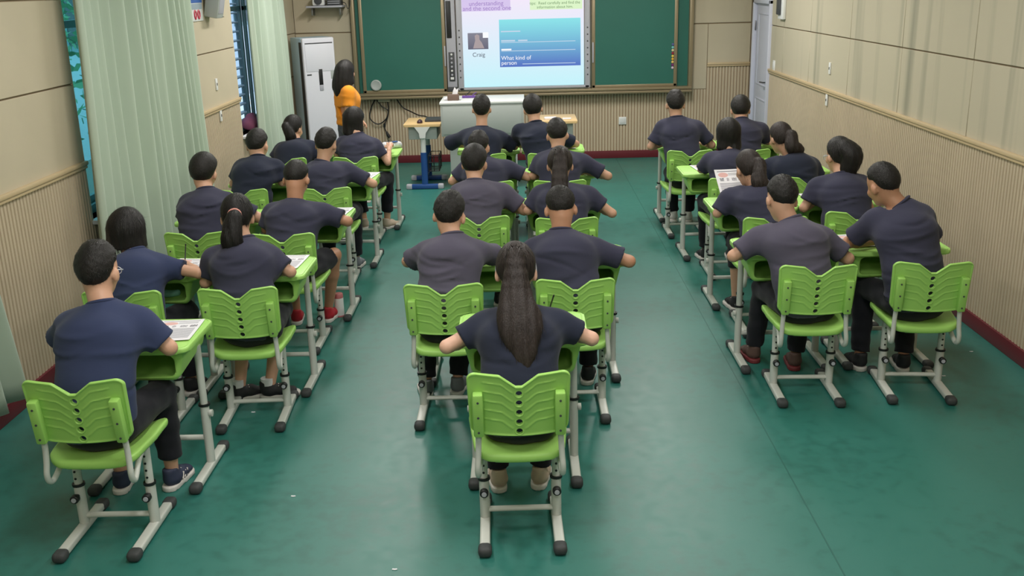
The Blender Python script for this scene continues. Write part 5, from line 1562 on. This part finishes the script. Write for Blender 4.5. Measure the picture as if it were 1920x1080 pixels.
for i_, (k_, jt) in enumerate(JOINTS.items()):
    cx, cy, _t = SEAT[k_][0]
    dx, dyk, _t2 = SEAT[k_][1]
    lk = LOOK[k_]
    N, Hc, SL, SR, EL, ER = [np.array(v) for v in jt]
    SL = SL + np.array([.012, 0, -.048]); SR = SR + np.array([-.012, 0, -.048])
    near_edge = dyk - .035 - (cy + .24)
    O_ = np.array([cx, cy + .24, 0])
    Ws = []
    for s, E_ in enumerate((EL, ER)):
        if lk.get('wr', {}).get(s) is not None:
            w_ = np.array(lk['wr'][s]); v = w_ - E_; L_ = np.linalg.norm(v)
            w_ = E_ + v * min(1, .27 / L_)
        else:
            tgt = np.array([dx - cx + (-.07 if s == 0 else .07), near_edge + .17, .778])
            v = tgt - E_; L_ = np.linalg.norm(v); w_ = E_ + v * min(.215, L_) / L_
            if w_[1] > near_edge - .02: w_[2] = max(w_[2], .776)
        if E_[1] > near_edge - .03: E_[2] = max(E_[2], .79)
        Ws.append(w_)
    lean = N[0]
    pel = np.array([lean * .12, -.03, .535])
    sp = [pel, pel + (N - pel) * .34 + np.array([0, -.040, 0]), pel + (N - pel) * .70 + np.array([0, -.040, 0]), N + np.array([0, -.02, -.098])]
    kz, ky = .505, lk.get('knee', (0, .39))[1]
    feet = lk.get('feet', ((-.11, .37), (.11, .36)))
    kx = lk.get('knee', (.0, 0))[0]
    far = cy > 7
    cfg = dict(lk); cfg['h'] = .0095 if lk.get('near') else (.0115 if not far else .0135)
    cfg['seed'] = i_ * 1.37 + .4
    cfg.setdefault('skin', 'skin')
    if 'hair_mat' not in cfg: cfg['hair_mat'] = 'hair_short'
    cfg['label'] = 'student ' + lk['pose'] + ', ' + PLACE[k_]
    cfg['group'] = 'seated students'
    hp, hy, hr = lk['head']
    J = dict(N=N, H=Hc, SL=SL, SR=SR, EL=EL, ER=ER, WL=Ws[0], WR=Ws[1], spine=sp, R=rotm(R(hp), R(hy), R(hr)), hem=.492,
             hips=[(-.085, -.02, .525), (.085, -.02, .525)], knees=[(-.12 + (feet[0][0] + .11) * .5, ky, kz), (.12 + (feet[1][0] - .11) * .5 + kx * .4, ky, kz)],
             ankles=[(feet[0][0], feet[0][1], .085), (feet[1][0], feet[1][1], .085)], toe=lk.get('toes', (8, -8)),
             hand=lk.get('hands', ('rest', 'pen')))
    build_person(None, (cx, cy + .24, 0), J, cfg)

# ---- the teacher standing near the window, looking at the whiteboard
th_ = R(-62)      # facing: local +y turned towards the board
cs, sn = math.cos(th_), math.sin(th_)
def tr_(p):
    x, y, z = p
    return (x * cs - y * sn, x * sn + y * cs, z)
J = dict(N=tr_((0, -.01, 1.29)), H=tr_((0, .025, 1.425)), SL=tr_((-.15, -.01, 1.22)), SR=tr_((.15, -.01, 1.22)),
         EL=tr_((-.185, .02, .98)), ER=tr_((.19, -.055, .97)), WL=tr_((-.12, .16, .90)), WR=tr_((.2, -.02, .765)),
         spine=[tr_(p) for p in ((0, 0, .86), (0, .01, 1.0), (0, .015, 1.13), (0, -.01, 1.23))],
         hips=[tr_((-.08, 0, .80)), tr_((.08, 0, .80))], knees=[tr_((-.085, .01, .45)), tr_((.085, .02, .45))], ankles=[tr_((-.09, -.01, .085)), tr_((.09, .0, .085))],
         toe=(-62 + 8, -62 - 8), hem=.85, hand=('rest', 'rest'), handdir={1: (0.05, .02, -1)}, handup={1: (-.3, -1, 0)})
hd_ = np.array(Matrix.Rotation(th_, 3, 'Z'))
J['R'] = hd_ @ rotm(R(4), R(34), 0)
build_person(None, (-1.90, 10.95, 0), J, dict(h=.011, seed=9.1, skin='skin', shirt='orange', hair='long', hair_mat='hair', ab=[(.145, .105), (.125, .095), (.14, .118), (.12, .078)],
             tail=[(('h', 0, -.05, .02), .09, .085), (('h', -.0, -.075, -.08), .10, .075), (('h', -.0, -.085, -.17), .10, .06), (('h', -.0, -.085, -.23), .075, .045)],
             legs='long', trouser='grey_skirt', shoe=('sh_black', 'sole', 'sh_black'), sleeve=.6, fold=.003,
             label='person in orange T-shirt and grey trousers standing beside the air conditioner'))

# ================================================================== THINGS ON DESKS AND FLOOR
def worksheet_mat():
    m = mat('printed_worksheet', (232, 230, 236), .75)
    N, L = nodes_of(m); b = N['Principled BSDF']
    uv = N.new('ShaderNodeTexCoord'); sp = N.new('ShaderNodeSeparateXYZ'); L.new(uv.outputs['UV'], sp.inputs[0])
    def cmp(sock, op, v):
        n = N.new('ShaderNodeMath'); n.operation = op; L.new(sock, n.inputs[0]); n.inputs[1].default_value = v; return n.outputs[0]
    def mul(a, c):
        n = N.new('ShaderNodeMath'); n.operation = 'MULTIPLY'; L.new(a, n.inputs[0])
        if isinstance(c, float): n.inputs[1].default_value = c
        else: L.new(c, n.inputs[1])
        return n.outputs[0]
    U, V_ = sp.outputs[0], sp.outputs[1]
    def rect_(u0, u1, v0, v1):
        return mul(mul(cmp(U, 'GREATER_THAN', u0), cmp(U, 'LESS_THAN', u1)), mul(cmp(V_, 'GREATER_THAN', v0), cmp(V_, 'LESS_THAN', v1)))
    def lines(freq, duty):
        f = mul(V_, float(freq)); n = N.new('ShaderNodeMath'); n.operation = 'FRACT'; L.new(f, n.inputs[0]); return cmp(n.outputs[0], 'LESS_THAN', duty)
    col = None
    def over(mask, rgb, prev):
        n = N.new('ShaderNodeMix'); n.data_type = 'RGBA'; L.new(mask, n.inputs[0]); n.inputs[7].default_value = (*lin(rgb), 1)
        if prev is None: n.inputs[6].default_value = (*lin((232, 230, 236)), 1)
        else: L.new(prev, n.inputs[6])
        return n.outputs[2]
    col = over(rect_(.08, .92, .93, .95), (120, 118, 128), col)
    col = over(mul(rect_(.45, .9, .82, .9), lines(40, .45)), (150, 148, 156), col)
    nz = N.new('ShaderNodeTexNoise'); nz.inputs['Scale'].default_value = 60; L.new(uv.outputs['UV'], nz.inputs['Vector'])
    for (u0, u1, c_) in ((.12, .26, (96, 96, 108)), (.36, .44, (150, 140, 150)), (.54, .70, (140, 138, 148)), (.76, .93, (92, 86, 96))):
        col = over(mul(rect_(u0, u1, .66, .75), cmp(nz.outputs['Fac'], 'GREATER_THAN', .46)), c_, col)
    col = over(mul(rect_(.08, .92, .12, .60), lines(26, .55)), (150, 148, 158), col)
    # pink oval
    du = N.new('ShaderNodeMath'); du.operation = 'SUBTRACT'; L.new(U, du.inputs[0]); du.inputs[1].default_value = .27
    dv = N.new('ShaderNodeMath'); dv.operation = 'SUBTRACT'; L.new(V_, dv.inputs[0]); dv.inputs[1].default_value = .84
    a2 = mul(du.outputs[0], du.outputs[0]); b2 = mul(mul(dv.outputs[0], dv.outputs[0]), 6.0)
    ad = N.new('ShaderNodeMath'); ad.operation = 'ADD'; L.new(a2, ad.inputs[0]); L.new(b2, ad.inputs[1])
    col = over(cmp(ad.outputs[0], 'LESS_THAN', .03), (222, 176, 172), col)
    L.new(col, b.inputs['Base Color'])
    return m
M['worksheet'] = worksheet_mat()
def sheet_mesh(name, w, l, material, curl=.004):
    nx, ny = 10, 14; V = []; UV = []; F = []
    for side in (0, 1):
        for j in range(ny + 1):
            for i in range(nx + 1):
                u, v = i / nx, j / ny
                z = curl * (abs(2 * u - 1) ** 3 * .5 + abs(2 * v - 1) ** 4 * .6) + (.0008 if side else 0)
                V.append(((u - .5) * w, (v - .5) * l, z)); UV.append((u, v))
    st = (nx + 1) * (ny + 1)
    for j in range(ny):
        for i in range(nx):
            a = j * (nx + 1) + i
            F.append((a, a + nx + 1, a + nx + 2, a + 1)); F.append((st + a, st + a + 1, st + a + nx + 2, st + a + nx + 1))
    ring = [i for i in range(nx + 1)] + [(j + 1) * (nx + 1) + nx for j in range(ny)] + [ny * (nx + 1) + nx - 1 - i for i in range(nx)] + [(ny - 1 - j) * (nx + 1) for j in range(ny - 1)]
    for k in range(len(ring)):
        a, b = ring[k], ring[(k + 1) % len(ring)]; F.append((a, b, st + b, st + a))
    me = bpy.data.meshes.new(name); me.from_pydata(V, [], F); ul = me.uv_layers.new(name='UVMap')
    for lp in me.loops: ul.data[lp.index].uv = UV[lp.vertex_index]
    me.materials.append(material); me.update()
    me.polygons.foreach_set('use_smooth', np.ones(len(me.polygons), dtype=bool)); me.set_sharp_from_angle(angle=R(50))
    return me
WS = sheet_mesh('worksheet', .21, .297, M['worksheet'])
DZ = .7535
for (k_, x, y, rz) in (('L1', -1.672, 4.492, 3), ('L2a', -1.985, 5.655, -6), ('L2b', -1.41, 5.69, -3), ('L3a', -2.08, 7.0, 8), ('L3b', -1.36, 7.02, -6), ('L4a', -2.1, 8.42, 5), ('L4b', -1.36, 8.44, -8),
                       ('L5a', -2.1, 9.8, 0), ('L5b', -1.42, 9.76, -12), ('M2b', .20, 5.76, 4), ('M3b', .46, 7.22, -14), ('M4a', -.25, 8.47, 0), ('M4b', .33, 8.44, 10), ('M5a', -.33, 9.8, 0), ('M5b', .42, 9.77, -6),
                       ('R1a', 1.46, 5.88, 8), ('R1b', 2.02, 5.90, 12), ('R2b', 2.14, 7.15, 8), ('R3a', 1.55, 8.42, 6), ('R3b', 2.14, 8.42, 4), ('R4a', 1.55, 9.84, 0), ('R4b', 2.13, 9.82, 5)):
    o = mobj('worksheet', WS, None, (x, y, DZ), (0, 0, R(rz)))
    tag(o, 'printed worksheet on desk ' + PLACE[k_].replace('at the lone near desk', 'standing alone'), 'worksheet', 'printed worksheets on the desks')
# raised sheet held up
o = mobj('worksheet', WS, None, (1.475, 6.985, .885), (R(42), 0, R(8)))
tag(o, 'printed worksheet held up in front of a student in the right block', 'worksheet', 'printed worksheets on the desks')
# pale pink sheet and open white notebook between the middle desks
tag(mobj('pink_sheet', sheet_mesh('pink_sheet', .2, .28, M['magenta_pale']), None, (-.13, 7.24, DZ), (0, 0, R(-10))), 'pale pink sheet on a middle desk beside a bare elbow', 'paper')
nb = tag(empty('open_notebook', (-.15, 5.74, .752), R(-8)), 'open white notebook lying between the two middle-block students', 'notebook')
def page(s):
    me = sheet_mesh('page', .17, .24, M['paper'], .0); 
    for v in me.vertices:
        t = (v.co.x + .085) / .17; t = t if s > 0 else 1 - t
        v.co.z += .03 * math.sin(min(t * 1.6, 1) * PI) * (1 - t) + .002
    return me
for s_ in (-1, 1): mobj('page', page(s_), nb, (s_ * .086, 0, .002))
MB().box((0, 0, .001), (.35, .245, .002)).build('cover', M['grey_panel'], nb)

def pencil(p, q, label, body=M['pencil']):
    p, q = Vector(p), Vector(q); L_ = (q - p).length
    o = tag(empty('pencil', p), label, 'pencil', 'pencils in use')
    o.rotation_euler = (q - p).to_track_quat('Z', 'Y').to_euler()
    MB().lathe([(0, .018), (.0038, .018), (.0038, L_ - .01), (0, L_ - .01)], seg=6).build('barrel', body, o)
    MB().lathe([(0, 0), (.0036, .018), (0, .018)], seg=6).build('point', M['pencil_tip'], o)
    MB().lathe([(.004, L_ - .012), (.004, L_), (.002, L_ + .003), (0, L_ + .003)], seg=8).build('end_cap', M['black'], o)
    return o
pencil((-2.012, 5.70, .756), (-1.956, 5.593, .90), 'dark pencil held upright by a student along the curtains')
pencil((.09, 4.50, .756), (.13, 4.46, .90), 'thin pencil in the hand of the student nearest the camera')
pencil((.36, 7.20, .756), (.43, 7.12, .885), 'dark pen held in the right column of the middle block')
pencil((-1.305, 9.70, .756), (-1.285, 9.62, .88), 'pencil held at the farthest desk second from the curtains')

# pencil pouch on the far left desk
g = Grid((-.14, -.08, -.01), (.14, .08, .1), .007)
g.econe((-.07, 0, .03), (.07, 0, .03), (.036, .036), (.034, .034), (0, 1, 0), .02).op(lambda D, X, Y, Z: np.maximum(D + .004 * noise3(X, Y, Z, 2, 70), -Z))
po_ = tag(empty('pencil_pouch', (-1.30, 9.93, .751), R(20)), 'white patterned pencil pouch on the desk by the aisle', 'pencil case')
mobj('pouch', net_mesh(g, 'pouch', mat('white_print_cloth', (206, 206, 210), .8, vary=.25, vscale=30)), po_)
MB().tube([(-.09, 0, .066), (-.03, .004, .07), (.04, -.003, .069), (.09, 0, .064)], .003, 6).build('zip', M['dark_grey'], po_)
MB().box((.03, -.02, .066), (.05, .03, .006), rot=.3, bev=.002).build('label_patch', M['sign_blue'], po_)
# pouch inside the tray of the second-column desk
g = Grid((-.12, -.08, -.01), (.12, .08, .08), .007)
g.econe((-.06, 0, .02), (.06, 0, .018), (.03, .024), (.026, .02), (0, 1, 0), .02).op(lambda D, X, Y, Z: np.maximum(D + .005 * noise3(X, Y, Z, 4, 60), -Z))
tag(mobj('tray_pouch', net_mesh(g, 'tray_pouch', mat('sea_green_pouch', (120, 176, 160), .6)), None, (-2.08, 5.53, .606), (R(0), 0, .2)), 'small pale sea-green pouch inside a desk tray by the curtains', 'pouch')
# water bottle standing in the left aisle
wb_ = tag(empty('water_bottle', (-1.36, 6.93, 0)), 'white water bottle with dusty pink lid on the aisle floor', 'bottle')
MB().lathe([(0, .006), (.031, .006), (.034, .012), (.034, .135), (.033, .142), (0, .142)], seg=20).build('body', M['white'], wb_)
MB().lathe([(0, 0), (.033, 0), (.035, .003), (.035, .012), (.034, .013)], seg=20).build('base', M['bottle_pink'], wb_)
MB().lathe([(.033, .14), (.0335, .145), (.033, .168), (.029, .175), (0, .176)], seg=20).build('lid', M['bottle_pink'], wb_)
# scraps of paper on the floor
for (x, y, n_) in ((-.564, 3.605, 'torn white paper scrap on the floor at the bottom of the picture'), (-1.562, 5.23, 'tiny paper scrap under the chair with white-socked feet'),
                   (2.47, 5.56, 'white paper scrap on the floor beside the door-wall chair'), (-1.12, 4.24, 'tiny pale scrap on the open floor left of the lone middle chair'), (2.80, 5.95, 'tiny pale scrap near the red baseboard')):
    tag(MB().prism([(-.011, -.003), (.002, -.006), (.012, -.0015), (.008, .004), (-.003, .0025), (-.009, .005)], .0005, .003).build('paper_scrap', M['paper'], None, (x, y, 0)), n_, 'paper scrap', 'paper scraps on the floor')
